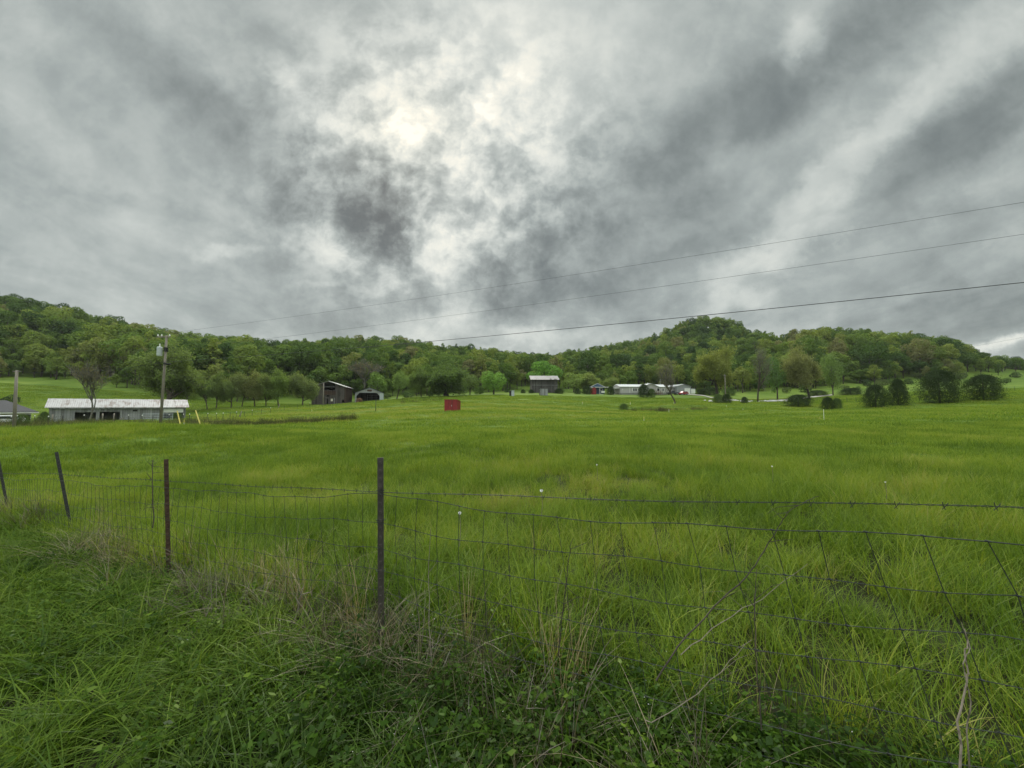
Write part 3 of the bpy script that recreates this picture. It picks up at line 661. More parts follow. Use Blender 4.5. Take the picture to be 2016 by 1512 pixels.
CED = [cedar(400, 3, 1.3, 4200, .085, .95), cedar(401, 3, 1.5, 4600, .085, .52), cedar(402, 3, 1.4, 4200, .085, .65)]
for c in CED: EXT[id(c)] = (3.0, ext(c)[2] / 1.16)
CT = [ # px, top, base, width, Y, which, label
 (1851, 728, 795, 84, 72, 1, 'largest dark cedar by the field edge, rounded and broad'), (1938, 737, 789, 78, 70, 1, 'broad flat-topped dark cedar nearest the right edge'),
 (1769, 744, 799, 44, 73, 0, 'pointed dark cedar left of the largest cedar'), (1724, 756, 803, 50, 72, 2, 'lower rounded cedar touching the pointed cedar'),
 (1630, 780, 806, 28, 72, 2, 'small dark round cedar beside the white-topped stake'), (1648, 783, 805, 22, 73, 1, 'small greener bush joined to the small round cedar'),
 (1572, 777, 802, 50, 80, 1, 'low wide dark cedar mound left of the small round cedar'), (1466, 785, 799, 14, 95, 2, 'smallest dark bush in front of the tall grey bare tree'),
 (1431, 780, 799, 20, 96, 2, 'dark bush under the far utility pole'), (1414, 780, 799, 20, 97, 1, 'light green bush left of the dark bush by the pole'),
 (1268, 752, 779, 22, 128, 2, 'dark green cedar in front of the pale house'), (1283, 758, 776, 16, 130, 1, 'olive bush right of the cedar at the pale house'),
 (1101, 765, 775, 17, 145, 1, 'dark shrub at the right corner of the grey barn'), (1046, 767, 775, 11, 146, 2, 'dark shrub at the left corner of the grey barn'), (1030, 766, 774, 9, 147, 1, 'small dark shrub left of the grey barn'),
 (1137, 763, 775, 12, 146, 2, 'round dark shrub between grey barn and blue house'), (1156, 758, 775, 19, 148, 1, 'large dark shrub left of the red mini barn'), (1203, 758, 775, 16, 148, 0, 'dark upright shrub between blue house and carport'),
 (1398, 762, 778, 40, 150, 1, 'wide dark shrub clump right of the white garage doors'), (1380, 765, 777, 18, 152, 2, 'dark shrub touching the garage corner'), (1436, 764, 780, 26, 148, 1, 'dark evergreen shrub behind the far utility pole'),
 (1676, 772, 786, 44, 130, 1, 'long dark hedge-like bush behind the left cedars'), (1610, 772, 784, 40, 132, 1, 'dark bush under the pinkish budding tree'),
 (1228, 801, 815, 18, 82, 1, 'lone dark green bush in the middle of the field'),
 (45, 822, 848, 36, 44, 1, 'dark green bush right of the leaning left pole'), (88, 812, 838, 26, 52, 2, 'green shrub against the left end of the long shed'), (350, 812, 828, 20, 66, 1, 'green bush in the right bay of the long shed'),
]
for k, (px, top, base, w, Y, q, lab) in enumerate(CT):
    green = any(t in lab for t in ('green bush', 'greener', 'olive', 'green shrub'))
    putx('cedar_bush', CED[q], px, top, base, w, Y, lab, (.075, .12, .03) if green else ((.03, .052, .015)), 'bush', None, rz=k * 2.1)
BUSH = [bush_mesh(420 + k, 3, 2.2, 1500, .17) for k in range(3)]
rng = np.random.default_rng(31)
for k in range(26):
    px = [1690, 1712, 1738, 1752, 1790, 1815, 1836, 1868, 1894, 1910, 1940, 1960, 1985, 2005, 1665, 1700, 1585, 1550, 640, 668, 760, 800, 845, 905, 945, 1000][k]
    Y = [150, 168, 158, 178, 172, 190, 165, 176, 186, 152, 182, 170, 165, 190, 155, 182, 150, 150, 140, 142, 140, 136, 134, 140, 148, 165][k]
    c = [(.075, .125, .03), (.045, .08, .026), (.09, .12, .04)][k % 3]; s = .62 + .5 * ((k * 37) % 11) / 11
    ws = {0: 'right pasture', 1: 'brown barn', 2: 'red shed'}[0 if px > 1500 else (1 if px < 820 else 2)]
    adj = [['fresh green', 'dark green', 'olive'][k % 3], 'low' if s < .85 else 'tall']
    plant_tree('shrub', BUSH[k % 3], gp(px, Y, -.1), f'{adj[1]} {adj[0]} shrub at the wood edge behind the {ws}, ' + ['near a gap', 'in a thicket', 'standing apart'][k % 3], 'shrub', f'shrubs behind the {ws}', c, k * 1.1, (s, s, s * (.8 + .4 * ((k * 13) % 7) / 7)), 'stems')
# ------------------------------------------------------------------ buildings
def facing(px1, Y1, px2, Y2):
    """front line from photo column px1 at distance Y1 to px2 at Y2: corner, angle, length and a column -> local x function"""
    A, B = gp(px1, Y1), gp(px2, Y2); d = B - A; d.z = 0; L_ = d.length; th = math.atan2(d.y, d.x); c, s = d.x / L_, d.y / L_
    def sx(px):
        u = (px - CX) / F / 1.0017; return (u * A.y - A.x) / (c - u * s)
    return A, th, L_, sx
def roof_slabs(mb, L_, D, zw, rise, ov, th=.10, half=None):
    """gable roof, ridge along x"""
    half = half or D / 2
    for (ya, yb) in ((-ov, half), (D + ov, half)):
        sl = rise / half; za = zw - ov * sl + .02; zb = zw + rise + .02
        out = [(ya, za), (yb, zb), (yb, zb + th), (ya, za + th)]
        if ya > yb: out = out[::-1]
        mb.xprism(out, -ov, L_ + ov)
    return mb
GREYB = [(.15, (.085, .082, .078)), (.5, (.21, .21, .205)), (.95, (.36, .36, .35))]
M['shed_boards'] = m_boards('shed_boards', [(.1, (.13, .13, .13)), (.5, (.27, .275, .28)), (.95, (.42, .425, .43))], .32, streak=.45)
M['barn_boards'] = m_boards('barn_boards', [(.15, (.035, .03, .028)), (.45, (.078, .071, .065)), (.68, (.105, .090, .080)), (.85, (.10, .095, .09)), (1, (.2, .19, .18))], .28)
M['red_boards'] = m_boards('red_boards', [(.1, (.04, .029, .024)), (.5, (.072, .048, .038)), (.9, (.11, .074, .058))], .28)
M['tob_boards'] = m_boards('tob_boards', [(.1, (.03, .028, .028)), (.5, (.075, .07, .068)), (.9, (.15, .14, .135))], .3)
M['roof_white'] = m_metal_roof('roof_white', (.36, .35, .35), (.15, .11, .09), .15)
M['roof_grey'] = m_metal_roof('roof_grey', (.25, .235, .23), (.13, .10, .09), .09)
M['roof_clean'] = m_metal_roof('roof_clean', (.50, .51, .51), (.36, .34, .32), -.06)
M['roof_dark'] = m_plain('roof_dark', (.035, .037, .042), .8, .3, 3)
M['sheet_grey'] = m_metal_roof('sheet_grey', (.27, .285, .29), (.14, .115, .10), .08)
M['sheet_red'] = m_metal_roof('sheet_red', (.24, .022, .024), (.12, .012, .014), .08)
M['siding'] = m_plain('siding', (.40, .385, .38), .7, .06, 2)
M['cream'] = m_plain('cream', (.60, .57, .46), .7, .08, 2)
M['found'] = m_plain('found', (.22, .22, .21), .9, .25, 2)
M['blue'] = m_plain('blue', (.055, .10, .155), .7, .15, 2)
M['deck'] = m_boards('deck', [(.2, (.12, .065, .035)), (.8, (.2, .12, .07))], .15)
M['hay'] = m_plain('hay', (.20, .11, .06), .95, .5, 6)
# --- long shed
A, th, L_, sx = facing(97, 62, 366, 74)
A.z = -1.75
t = thing('long_shed', A, th, 'long low weathered white-grey shed with open bays and rusty pale metal roof', 'shed')
EV = 3.28
ops = [(sx(148), sx(190), -1, 2.36), (sx(196), sx(237), -1, 2.42), (sx(323), sx(361), -1, 2.2)]
w = MB().wall(0, L_, -.8, EV, 0, .1, ops).wall(0, L_, -.8, EV, 6.4, 6.5)
w.box(0, .1, .1, 6.4, -.8, EV).box(L_ - .1, L_, .1, 6.4, -.8, EV)
for x0 in (0, L_ - .1): w.xprism([(0, EV), (6.5, EV), (3.25, EV + 1.25)][::-1], x0, x0 + .1)
w.build('wall', M['shed_boards'], t)
roof_slabs(MB(), L_, 6.5, EV, 1.3, .45, .07).build('roof', M['roof_white'], t)
MB().box(-.05, L_ + .05, -.42, -.36, EV - .3, EV - .13).build('fascia', M['shed_boards'], t)
MB().box(ops[2][0] - .02, ops[2][1] + .02, -.05, -.004, 2.2, 2.9).build('header_panel', M['white'], t)
for px in (190.5, 193.5, 237.5): MB().box(sx(px), sx(px) + .22, -.14, -.004, -.6, 2.5).build('post', M['shed_boards'], t)
MB().box(sx(262), sx(271), -.03, -.003, 2.45, 2.75).build('vent_hatch', M['black'], t)
for k, (p1, p2) in enumerate([((sx(140), -.9, -.1), (sx(150), -.3, 1.3)), ((sx(226), -1.0, .5), (sx(243), -.8, 1.3)), ((sx(180), -1.4, -.5), (sx(204), -1.1, .9))]):
    q1, q2 = Matrix.Rotation(th, 4, 'Z') @ Vector(p1) + A, Matrix.Rotation(th, 4, 'Z') @ Vector(p2) + A
    tag(MB().bar(q1, q2, .07, 5).build('leaning_rail', M['pole_wood']), ['pale board leaning left of the first open bay of the long shed', 'grey rail leaning across the second open bay of the long shed', 'dark timber leaning low in front of the open bays'][k], 'rail')
# --- brown barn
A, th, L_, sx = facing(613, 118, 679.5, 120); th = R(12); A.z = hz(A.x, A.y) - .1
A, B = gp(613, 118), gp(679.5, 120.3); th = math.atan2(B.y - A.y, B.x - A.x) * .6 + R(5); L_ = (B - A).length
_, _, _, sx = facing(613, 118, 679.5, 120.3)
t = thing('weathered_barn', A, th, 'dark brown weathered wooden barn with gaping loft opening and white roof edge', 'barn')
EV, RS, D = 5.85, 1.65, 12.0; half = L_ / 2
ap = lambda x: EV + RS * (1 - abs(x - half) / half)
loft = (sx(637), sx(659), 4.75, 6.75)
w = MB().wall(0, L_, -1.5, EV, 0, .12, [(loft[0], loft[1], loft[2], EV), (sx(643), sx(646), -1, 2.2), (sx(642.5), sx(648), 2.75, 3.4), (sx(673), sx(677.5), .75, 1.85)])
w.prism([(0, EV), (loft[0], EV), (loft[0], ap(loft[0]))], 0, .12).prism([(loft[1], EV), (L_, EV), (loft[1], ap(loft[1]))], 0, .12)
w.box(0, .12, .12, D, -1.5, EV).box(.12, L_ - .12, D - .12, D, -1.5, EV)
w.prism([(0.12, EV), (L_ - .12, EV), (half, EV + RS)], D - .12, D)
w.build('wall', M['barn_boards'], t)
MB().box(L_ - .12, L_, .12, D, -1.5, EV).box(sx(677.6), L_ + .01, -.02, -.003, -1, EV - .1).build('side_wall', M['red_boards'], t)
MB().box(loft[0] - .2, loft[1] + .2, -.025, -.003, 3.3, 4.6).build('patched_panel', M['red_boards'], t)
rf = MB()
for sgn in (0, 1):
    xe, ze = (-.45, EV - RS / half * .45) if sgn == 0 else (L_ + .45, EV - RS / half * .45)
    o_ = [(xe, ze + .03), (half, EV + RS + .03), (half, EV + RS + .13), (xe, ze + .13)]
    rf.prism(o_ if sgn == 1 else o_, -.5, D + .4)
rf.build('roof', M['roof_white'], t)
eg = MB()
o_ = [(half, EV + RS - .02), (L_ + .45, EV - RS / half * .45 - .02), (L_ + .45, EV - RS / half * .45 + .16), (half, EV + RS + .16)]
eg.prism(o_, -.56, -.503); eg.build('fascia', M['white'], t)
MB().box(loft[0], loft[1], .14, .24, 5.75, 5.9).build('loft_beam', M['shed_boards'], t)
MB().box(sx(651), sx(655), -.03, -.003, 1.35, 2.1).build('pale_patch', M['cream'], t)
MB().box(sx(657.5), sx(658.6), -.06, -.003, -.4, 2.4).build('door_post', M['shed_boards'], t)
# --- open machine shed
A, B = gp(698.5, 126), gp(754.5, 128.5); th = math.atan2(B.y - A.y, B.x - A.x) + R(6); L_ = (B - A).length
_, _, _, sx = facing(698.5, 126, 754.5, 128.5)
t = thing('open_shed', A, th, 'open-fronted shed with pale metal gable and dark interior beside the brown barn', 'shed')
EV, RS, D = 3.35, 1.75, 8.0; half = L_ / 2; o1, o2, oz = sx(701.5), sx(746.8), 3.3
g = MB().box(0, o1, 0, .1, -1.2, EV).box(o2, L_, 0, .1, -1.2, EV)
g.prism([(0, EV), (L_, EV), (half, EV + RS)], 0, .1)
g.prism([(o1, EV), (o1, oz - 1.0), (o1 + .9, EV)], 0, .1).prism([(o2, EV), (o2 - .9, EV), (o2, oz - 1.0)], 0, .1)
g.build('front_frame', M['sheet_grey'], t)
MB().box(o2 + .05, L_ - .02, -.05, -.003, -1.2, EV - .1).build('corner_panel', M['galv'], t)
MB().box(half - .75, half + .7, -.03, -.003, EV + .45, EV + 1.05).build('rust_patch', M['steel_rust'], t)
w = MB().box(0, .1, .1, D, -1.2, EV).box(L_ - .1, L_, .1, D, -1.2, EV).box(.1, L_ - .1, D - .1, D, -1.2, EV).prism([(.1, EV), (L_ - .1, EV), (half, EV + RS - .05)], D - .1, D)
w.build('wall', M['tob_boards'], t)
rf = MB()
for xe in (-.35, L_ + .35): rf.prism([(xe, EV - .13), (half, EV + RS + .02), (half, EV + RS + .12), (xe, EV - .03)], -.25, D + .3)
rf.build('roof', M['roof_dark'], t)
rk = MB()
for z in (.9, 1.8, 2.6): rk.box(half - .6, o2 - .2, D - 1.6, D - 1.5, z, z + .12)
for x in (half - .5, half + 1, half + 2.4): rk.box(x, x + .1, D - 1.5, D - 1.4, -.8, 2.9)
rk.build('rack', M['shed_boards'], t)
rng = np.random.default_rng(9)
v, f, r, _ = lobed_crown(91, 1.35, 1.3, -.2, 8, 1400, .12, lob=(.4, .6))
hp = link_mesh('hay_pile', np_mesh('hay_pile', v, f, [M['hay']]), None, gp(707, 123)); tag(hp, 'reddish-brown hay heap at the left side of the open shed', 'hay pile')
# --- grey tobacco barn
A, B = gp(1047.5, 150), gp(1097.5, 151); th = R(3); L_ = (B - A).length; A.z += .2
_, _, _, sx = facing(1047.5, 150, 1097.5, 151)
t = thing('grey_barn', A, th, 'tall dark grey board barn with torn pale metal roof on the rise', 'barn')
EV, D = 5.1, 8.0
w = MB().wall(0, L_, -.2, EV, 0, .12, [(sx(1070.2), sx(1071), .6, 2.6), (0.2, sx(1052), -.3, .25)]).box(.12, L_ - .12, D - .12, D, -1, EV).box(L_ - .12, L_, .12, D, -1, EV).box(0, .12, .12, D, .9, EV)
for x0 in (0, L_ - .12): w.xprism([(0, EV), (D, EV), (D / 2, EV + 1.5)][::-1], x0, x0 + .12)
w.build('wall', M['tob_boards'], t)
roof_slabs(MB(), L_, D, EV, 1.6, .7, .08).build('roof', M['roof_grey'], t)
MB().box(-.1, L_ + .1, -.06, -.003, 2.75, 2.87).build('girt_board', M['shed_boards'], t)
pt = MB()
for x in (.1, 3.4, 6.6, L_ - .3): pt.box(x, x + .2, .2, .4, -1.2, .2)
pt.build('footing', M['bark_dark'], t)
hl = MB()
for (xa, xb, ya) in ((sx(1082), sx(1086), .12), (sx(1090), sx(1096), .3)): hl.add([(xa, -.72, EV - .22), (xb, -.72, EV - .22), (xb - .2, ya, EV + .14), (xa + .3, ya, EV + .14)], [(0, 1, 2, 3)])
hm = hl.v; hl2 = MB()
for i in (0, 4): 
    q = hm[i:i + 4]; hl2.add(q + [(a, b_, c + .03) for a, b_, c in q], [(0, 3, 2, 1), (4, 5, 6, 7), (0, 1, 5, 4), (1, 2, 6, 5), (2, 3, 7, 6), (3, 0, 4, 7)])
hl2.v = [(a, b_, c + .06) for a, b_, c in hl2.v]; hl2.build('torn_sheet', M['tob_boards'], t)
def lean_shed(name, px1, px2, Y, hgt, depth, mats, label, rz, dark=False):
    A, B = gp(px1, Y), gp(px2, Y); L_ = (B - A).length
    t = thing(name, A, rz, label, 'shed')
    MB().box(0, L_, 0, .04, -.4, hgt).build('front_panel', mats[0], t)
    s = MB().xprism([(.04, -.4), (depth, -.4), (depth, hgt * .86), (.04, hgt)][::-1], -.0, .04).xprism([(.04, -.4), (depth, -.4), (depth, hgt * .86), (.04, hgt)][::-1], L_ - .04, L_).box(.04, L_ - .04, depth - .04, depth, -.4, hgt * .85)
    s.build('side_panel', mats[1], t)
    MB().xprism([(-.08, hgt + .015), (depth + .08, hgt * .86), (depth + .08, hgt * .86 + .05), (-.08, hgt + .065)][::-1], -.06, L_ + .06).build('roof', mats[2], t)
    return t, L_
t, L_ = lean_shed('small_shed', 875, 901, 60, 1.85, 1.7, (M['sheet_red'], M['sheet_red'], M['sheet_red']), 'small red metal box shed standing alone in the field', R(-10))
MB().box(L_ * .60, L_ * .625, -.025, -.003, 0, 1.83).build('seam', M['steel_rust'], t)
for x in (0, L_ - .07): MB().box(x, x + .07, -.03, -.003, -.2, 1.84).build('corner_trim', M['sheet_red'], t)
MB().box(L_ * .55, L_ * .58, -.06, -.003, .85, 1.05).build('latch', M['galv'], t)
MB().box(-.1, L_ + .1, -.12, .0, -.1, .08).build('skid', M['bark_dark'], t)
t, L_ = lean_shed('small_shed', 1007, 1013.5, 118, 1.9, 1.4, (M['galv'], M['black'], M['sheet_grey']), 'small narrow grey tin shed with dark open side left of the grey barn', R(30))
t, L_ = lean_shed('small_shed', 1064, 1079, 128, 2.2, 1.8, (M['shed_boards'], M['tob_boards'], M['sheet_grey']), 'little pale plank shed in front of the grey barn', R(8))
# --- blue house with porch
A, B = gp(1163, 158), gp(1190, 158); L_ = (B - A).length; A.z += .2
t = thing('blue_house', A, R(-6), 'small blue gabled house with white porch roof behind the red mini barn', 'house')
half = L_ / 2
MB().box(0, L_, 0, 7, -1, 2.5).prism([(-.1, 2.5), (L_ + .1, 2.5), (half, 3.9)], 0, 7).build('wall', M['blue'], t)
rf = MB()
for xe in (-.5, L_ + .5): rf.prism([(xe, 2.3), (half, 3.92), (half, 4.06), (xe, 2.44)], -.4, 7.3)
rf.build('roof', M['roof_clean'], t)
pr = MB().box(-.2, L_ + 1.8, -2.6, -.02, 2.25, 2.42).build('porch_roof', M['white'], t)
for x in (0.2, 3.4, L_ + 1.5): MB().box(x, x + .14, -2.5, -2.36, -.8, 2.25).build('porch_post', M['white'], t)
wi = MB().box(3.6, 4.9, -.06, -.003, .9, 2.0).build('window', M['white'], t); MB().box(3.7, 4.8, -.09, -.062, 1, 1.9).build('pane', M['glass'], wi)
MB().box(L_ - 1.6, L_ - .2, -2.5, -2.42, .0, .8).build('railing', M['white'], t)
A = gp(1166, 150); A.z += .1
t = thing('mini_barn', A, R(4), 'red round-roofed mini barn shed in front of the blue house', 'shed')
MB().prism([(0, -.6), (1.65, -.6), (1.65, 1.7), (1.45, 2.35), (.82, 2.65), (.2, 2.35), (0, 1.7)], 0, 2.6).build('wall', M['sheet_red'], t)
rf = MB()
for (a, b_, c, d) in ((-.06, 1.7, .16, 2.4), (.16, 2.4, .82, 2.72), (1.71, 1.7, 1.49, 2.4), (1.49, 2.4, .82, 2.72)): rf.prism([(a, b_), (c, d), (c, d + .06), (a, b_ + .06)], -.1, 2.7)
rf.build('roof', M['steel_rust'], t)
MB().box(.35, 1.3, -.04, -.003, -.2, 1.8).build('door', M['sheet_red'], t)
A = gp(1180, 146); q = MB().xprism([(0, 0), (.5, .0), (.5, .08), (0, .08)], 0, 1.6); o_ = q.build('white_board', M['white'], None, A + Vector((0, 0, .35)), R(-20)); o_.rotation_euler[1] = R(14); tag(o_, 'white board lying tilted on the grass beside the mini barn', 'board')
# --- pale ranch house
Yh = 150; A, B = gp(1222, Yh), gp(1316, Yh + 2); L_ = (B - A).length; A.z = hz(*gp(1265, Yh).xy) + .15
_, _, _, sx = facing(1222, Yh, 1316, Yh + 2)
t = thing('ranch_house', A, math.atan2(B.y - A.y, B.x - A.x), 'long pale grey single-storey house with white trim and white metal roof', 'house')
MB().box(0, L_, 0, 8, .55, 3.0).xprism([(0, 3.0), (8, 3.0), (4, 4.0)][::-1], 0, L_).build('wall', M['siding'], t)
MB().box(.05, L_ - .05, .05, 7.9, -1, .548).build('foundation', M['found'], t)
roof_slabs(MB(), L_, 8, 3.0, 1.05, .35, .08).build('roof', M['roof_clean'], t)
x0, x1 = sx(1262), sx(1291); xm = (x0 + x1) / 2
MB().box(x0, x1, -2.2, -.003, .5, 3.0).prism([(x0, 3.0), (x1, 3.0), (xm, 4.15)], -2.2, 2.5).build('front_wing', M['siding'], t)
rf = MB()
for xe, s_ in ((x0 - .35, -1), (x1 + .35, 1)): rf.prism([(xe, 2.9), (xm, 4.2), (xm, 4.28), (xe, 2.98)], -2.6, 2.6)
rf.build('wing_roof', M['roof_clean'], t)
for (a, b_, c, d) in ((1245.5, 1255.5, 1.15, 2.45), (1256.5, 1260, 1.3, 2.5), (1288.5, 1294, 1.2, 2.4), (1302, 1309, 1.2, 2.4), (1225.5, 1227, 1.6, 2.1)):
    yy = -2.2 if a == 1288.5 else 0
    wi = MB().box(sx(a), sx(b_), yy - .06, yy - .003, c, d).build('window', M['white'], t); m_ = (sx(a) + sx(b_)) / 2; xa, xb = sx(a) + .28, sx(b_) - .28
    if xb - xa > .8: MB().box(xa, m_ - .1, yy - .09, yy - .062, c + .12, d - .1).box(m_ + .1, xb, yy - .09, yy - .062, c + .12, d - .1).build('pane', M['glass'], wi)
    else: MB().box(sx(a) + .12, sx(b_) - .12, yy - .09, yy - .062, c + .1, d - .1).build('pane', M['glass'], wi)
MB().box(sx(1279), sx(1279.8), 1.4, 1.6, 3.6, 4.7).build('flue_pipe', M['galv'], t)
dk = MB().box(sx(1277), sx(1292), -5.2, -2.21, .25, .42)
for x in np.linspace(sx(1277), sx(1292) - .1, 5): dk.box(x, x + .1, -5.2, -5.1, -.9, 1.25)
dk.box(sx(1277), sx(1292), -5.24, -5.21, 1.15, 1.25).box(sx(1277), sx(1292), -5.24, -5.21, .6, .7).build('deck', M['deck'], t)
for px in (1240, 1315.5): MB().box(sx(px), sx(px) + .14, -.05, -.003, .55, 2.95).build('corner_trim', M['white'], t)
A = gp(1208, 151); A.z += .1
t = thing('carport', A, 0, 'white flat-roofed carport at the left end of the pale house', 'carport')
MB().box(0, 2.7, 0, 5, 2.35, 2.6).build('roof', M['white'], t)
for (x, y) in ((.1, .1), (.4, .1), (2.4, .1), (.1, 4.8), (2.4, 4.8)): MB().box(x, x + .16, y, y + .16, -.8, 2.35).build('post', M['white'], t)
# --- garage
Yg = 160; A, B = gp(1334, Yg), gp(1361, Yg + 2); L_ = (B - A).length; A.z = hz(A.x, A.y) + .1
_, _, _, sx = facing(1334, Yg, 1361, Yg + 2)
t = thing('grey_garage', A, math.atan2(B.y - A.y, B.x - A.x), 'grey gabled garage with two white roller doors right of the pale house', 'garage')
half = L_ / 2
MB().box(0, L_, 0, 9, -1, 3.1).prism([(0, 3.1), (L_, 3.1), (half, 4.0)], 0, 9).build('wall', M['sheet_grey'], t)
rf = MB()
for xe in (-.3, L_ + .3): rf.prism([(xe, 3.03), (half, 4.02), (half, 4.1), (xe, 3.11)], -.3, 9.2)
rf.build('roof', M['sheet_grey'], t)
MB().box(sx(1348.5), sx(1359.5), -.05, -.003, -.2, 2.35).build('roller_door', M['white'], t)
ln = MB().xprism([(.3, -1), (8, -1), (8, 2.75), (.3, 2.3)][::-1], L_ + .003, sx(1371)).build('lean_to', M['sheet_grey'], t)
MB().box(L_ + .3, sx(1370.3), .24, .297, -.2, 1.95).build('roller_door', M['white'], ln)
MB().box(sx(1318), -.003, 1.5, 8, -1, 2.7).build('side_bay', M['found'], t)
MB().box(sx(1317), -.0, 1.2, 8.3, 2.71, 2.85).build('side_roof', M['roof_clean'], t)
# --- vehicles by the garage
def vehicle(name, px, Y, Ln, Hh, body, label, cat, rz, pickup=False):
    A = gp(px, Y, .05); t = thing(name, A, rz, label, cat)
    b_ = MB()
    if pickup: out_ = [(0, .45), (Ln, .45), (Ln, .95), (Ln * .62, 1.0), (Ln * .56, Hh), (Ln * .34, Hh), (Ln * .26, 1.05), (.08, .95)]
    else: out_ = [(0, .4), (Ln, .4), (Ln, .9), (Ln * .93, 1.0), (Ln * .86, Hh), (Ln * .35, Hh), (Ln * .24, 1.0), (.06, .88)]
    b_.prism(out_, 0, 1.75); o = b_.build('body', body, t); bv = o.modifiers.new('soft', 'BEVEL'); bv.width = .08; bv.segments = 2
    MB().prism([(Ln * .30, 1.05), (Ln * (.58 if pickup else .86), 1.05), (Ln * (.54 if pickup else .82), Hh - .1), (Ln * .365, Hh - .1)], -.012, 1.762).build('window', M['glass'], t)
    for x in (Ln * .2, Ln * .8):
        for y in (-.02, 1.57):
            wh = MB().tube([(x, y, .36), (x, y + .2, .36)], .36, 14).build('wheel', M['black'], t)
            MB().tube([(x, y - .012 if y < 0 else y + .212, .36), (x, y - .002 if y < 0 else y + .202, .36)], .2, 10).build('rim', M['galv'], wh)
M['paint_red'] = m_plain('paint_red', (.30, .02, .03), .35, .1, 1, .5); M['paint_dark'] = m_plain('paint_dark', (.03, .034, .04), .35, .1, 1, .5); M['paint_white'] = m_plain('paint_white', (.66, .67, .68), .35, .05, 1, .5)
vehicle('parked_car', 1341, 150, 3.4, 1.45, M['paint_red'], 'red car parked in front of the garage', 'car', R(10))
vehicle('pickup_truck', 1316, 151, 4.6, 1.6, M['paint_dark'], 'dark pickup truck parked behind the bare tree trunk', 'truck', R(5), True)
# --- left edge house, car
A, B = gp(-70, 52), gp(62, 60); L_ = (B - A).length; A.z = -1.5
t = thing('cream_house', A, math.atan2(B.y - A.y, B.x - A.x), 'cream-walled house with dark shingle roof at the left edge', 'house')
MB().box(0, L_, 0, 8, -1, 2.35).xprism([(0, 2.35), (8, 2.35), (4, 4.0)][::-1], L_ - .1, L_).build('wall', M['cream'], t)
roof_slabs(MB(), L_, 8, 2.35, 1.55, .5, .12).build('roof', M['roof_dark'], t)
MB().box(-.5, L_ + .5, -.62, -.51, 2.05, 2.22).build('gutter', M['white'], t)
_, _, _, sx = facing(-70, 52, 62, 60)
for px in (12, 46):
    wi = MB().box(sx(px), sx(px) + 1.1, -.06, -.003, .9, 1.9).build('window', M['white'], t); MB().box(sx(px) + .1, sx(px) + 1.0, -.09, -.062, 1, 1.8).build('pane', M['glass'], wi)
vehicle('parked_car', -46, 50, 4.0, 1.5, M['paint_white'], 'white car parked behind the leaning pole at the left edge', 'car', R(35))
# ------------------------------------------------------------------ poles and lines
def pole_mesh(hgt, r): return MB().tube([(0, 0, -.5), (0, 0, hgt * .5), (0, 0, hgt)], [r, r * .88, r * .72], 10)
pb = at(315, 848, 37); pt_ = at(318.5, 660, 37)
t = thing('utility_pole', pb, 0, 'tall wooden utility pole with white transformer in front of the long shed', 'utility pole')
hp_ = pt_.z - pb.z; o = pole_mesh(hp_, .125).build('pole', M['pole_wood'], t, smooth=True); o.rotation_euler = (0, R(1.0), 0)
tr = MB().tube([(-.36, -.1, hp_ - 2.05), (-.36, -.1, hp_ - 1.98), (-.36, -.1, hp_ - 1.22), (-.36, -.1, hp_ - 1.14)], [.19, .22, .22, .16], 14).build('transformer', M['galv'], t)
MB().bar((-.36, -.1, hp_ - 1.14), (-.36, -.1, hp_ - .85), .05, 6).build('bushing', M['white'], tr)
MB().box(-.75, .55, -.08, .06, hp_ - .22, hp_ - .10).build('crossarm', M['pole_wood'], t)
for x in (-.68, -.32, .45): MB().tube([(x, 0, hp_ - .10), (x, 0, hp_ - .02), (x, 0, hp_ + .1)], [.05, .07, .03], 8).build('insulator', M['white'], t)
MB().tube([(.12, -.1, hp_ - 2.75), (.6, -.2, hp_ - 2.85), (1.0, -.3, hp_ - 2.82)], [.09, .11, .05], 6).build('splice_case', M['black'], t)
MB().box(.1, .3, -.2, .1, hp_ - 1.6, hp_ - 1.2).build('bracket', M['black'], t)
def span(p, q, sag, r, n=60):
    pts = []
    for i in range(n + 1):
        f = i / n; v = p.lerp(q, f); v.z -= sag * 4 * f * (1 - f); pts.append(v)
    return MB().tube(pts, r, 5)
R_end = [at(2016, 398, 14), at(2016, 461, 14), at(2016, 556, 14)]
starts = [pt_ + Vector((-.3, 0, .1)), at(318, 690, 37), at(320, 713, 37)]
labs = ['topmost thin power line rising to the right across the sky', 'middle thin power line rising to the right across the sky', 'lowest and thickest dark cable crossing the sky and hill']
for s_, e_, r_, lab in zip(starts, R_end, (.006, .006, .015), labs):
    q = s_ + (e_ - s_) * 1.45
    sg = .55
    # the sag is set so that the line still passes the photo's point on the right edge
    f = 1 / 1.45; q.z += sg * 4 * f * (1 - f) / f
    tag(span(s_, q, sg, r_).build('power_line', M['cable']), lab, 'power line', 'lines of the roadside poles')
lb = at(27, 850, 40); lt = at(33, 729, 40)
t = thing('utility_pole', lb, 0, 'short leaning grey wooden pole at the left edge', 'utility pole')
o = pole_mesh((lt - lb).length, .15).build('pole', M['pole_wood'], t, smooth=True); o.rotation_euler = (0, math.atan2(lt.x - lb.x, lt.z - lb.z), 0)
MB().bar((-.4 + lt.x - lb.x, 0, lt.z - lb.z - .15), (.4 + lt.x - lb.x, 0, lt.z - lb.z - .1), .04, 6).build('crossarm', M['pole_wood'], t)
tag(span(at(320, 713, 37), at(33, 731, 40), .5, .012).build('power_line', M['cable']), 'thin cable from the transformer pole left to the short leaning pole', 'power line', 'lines of the roadside poles')
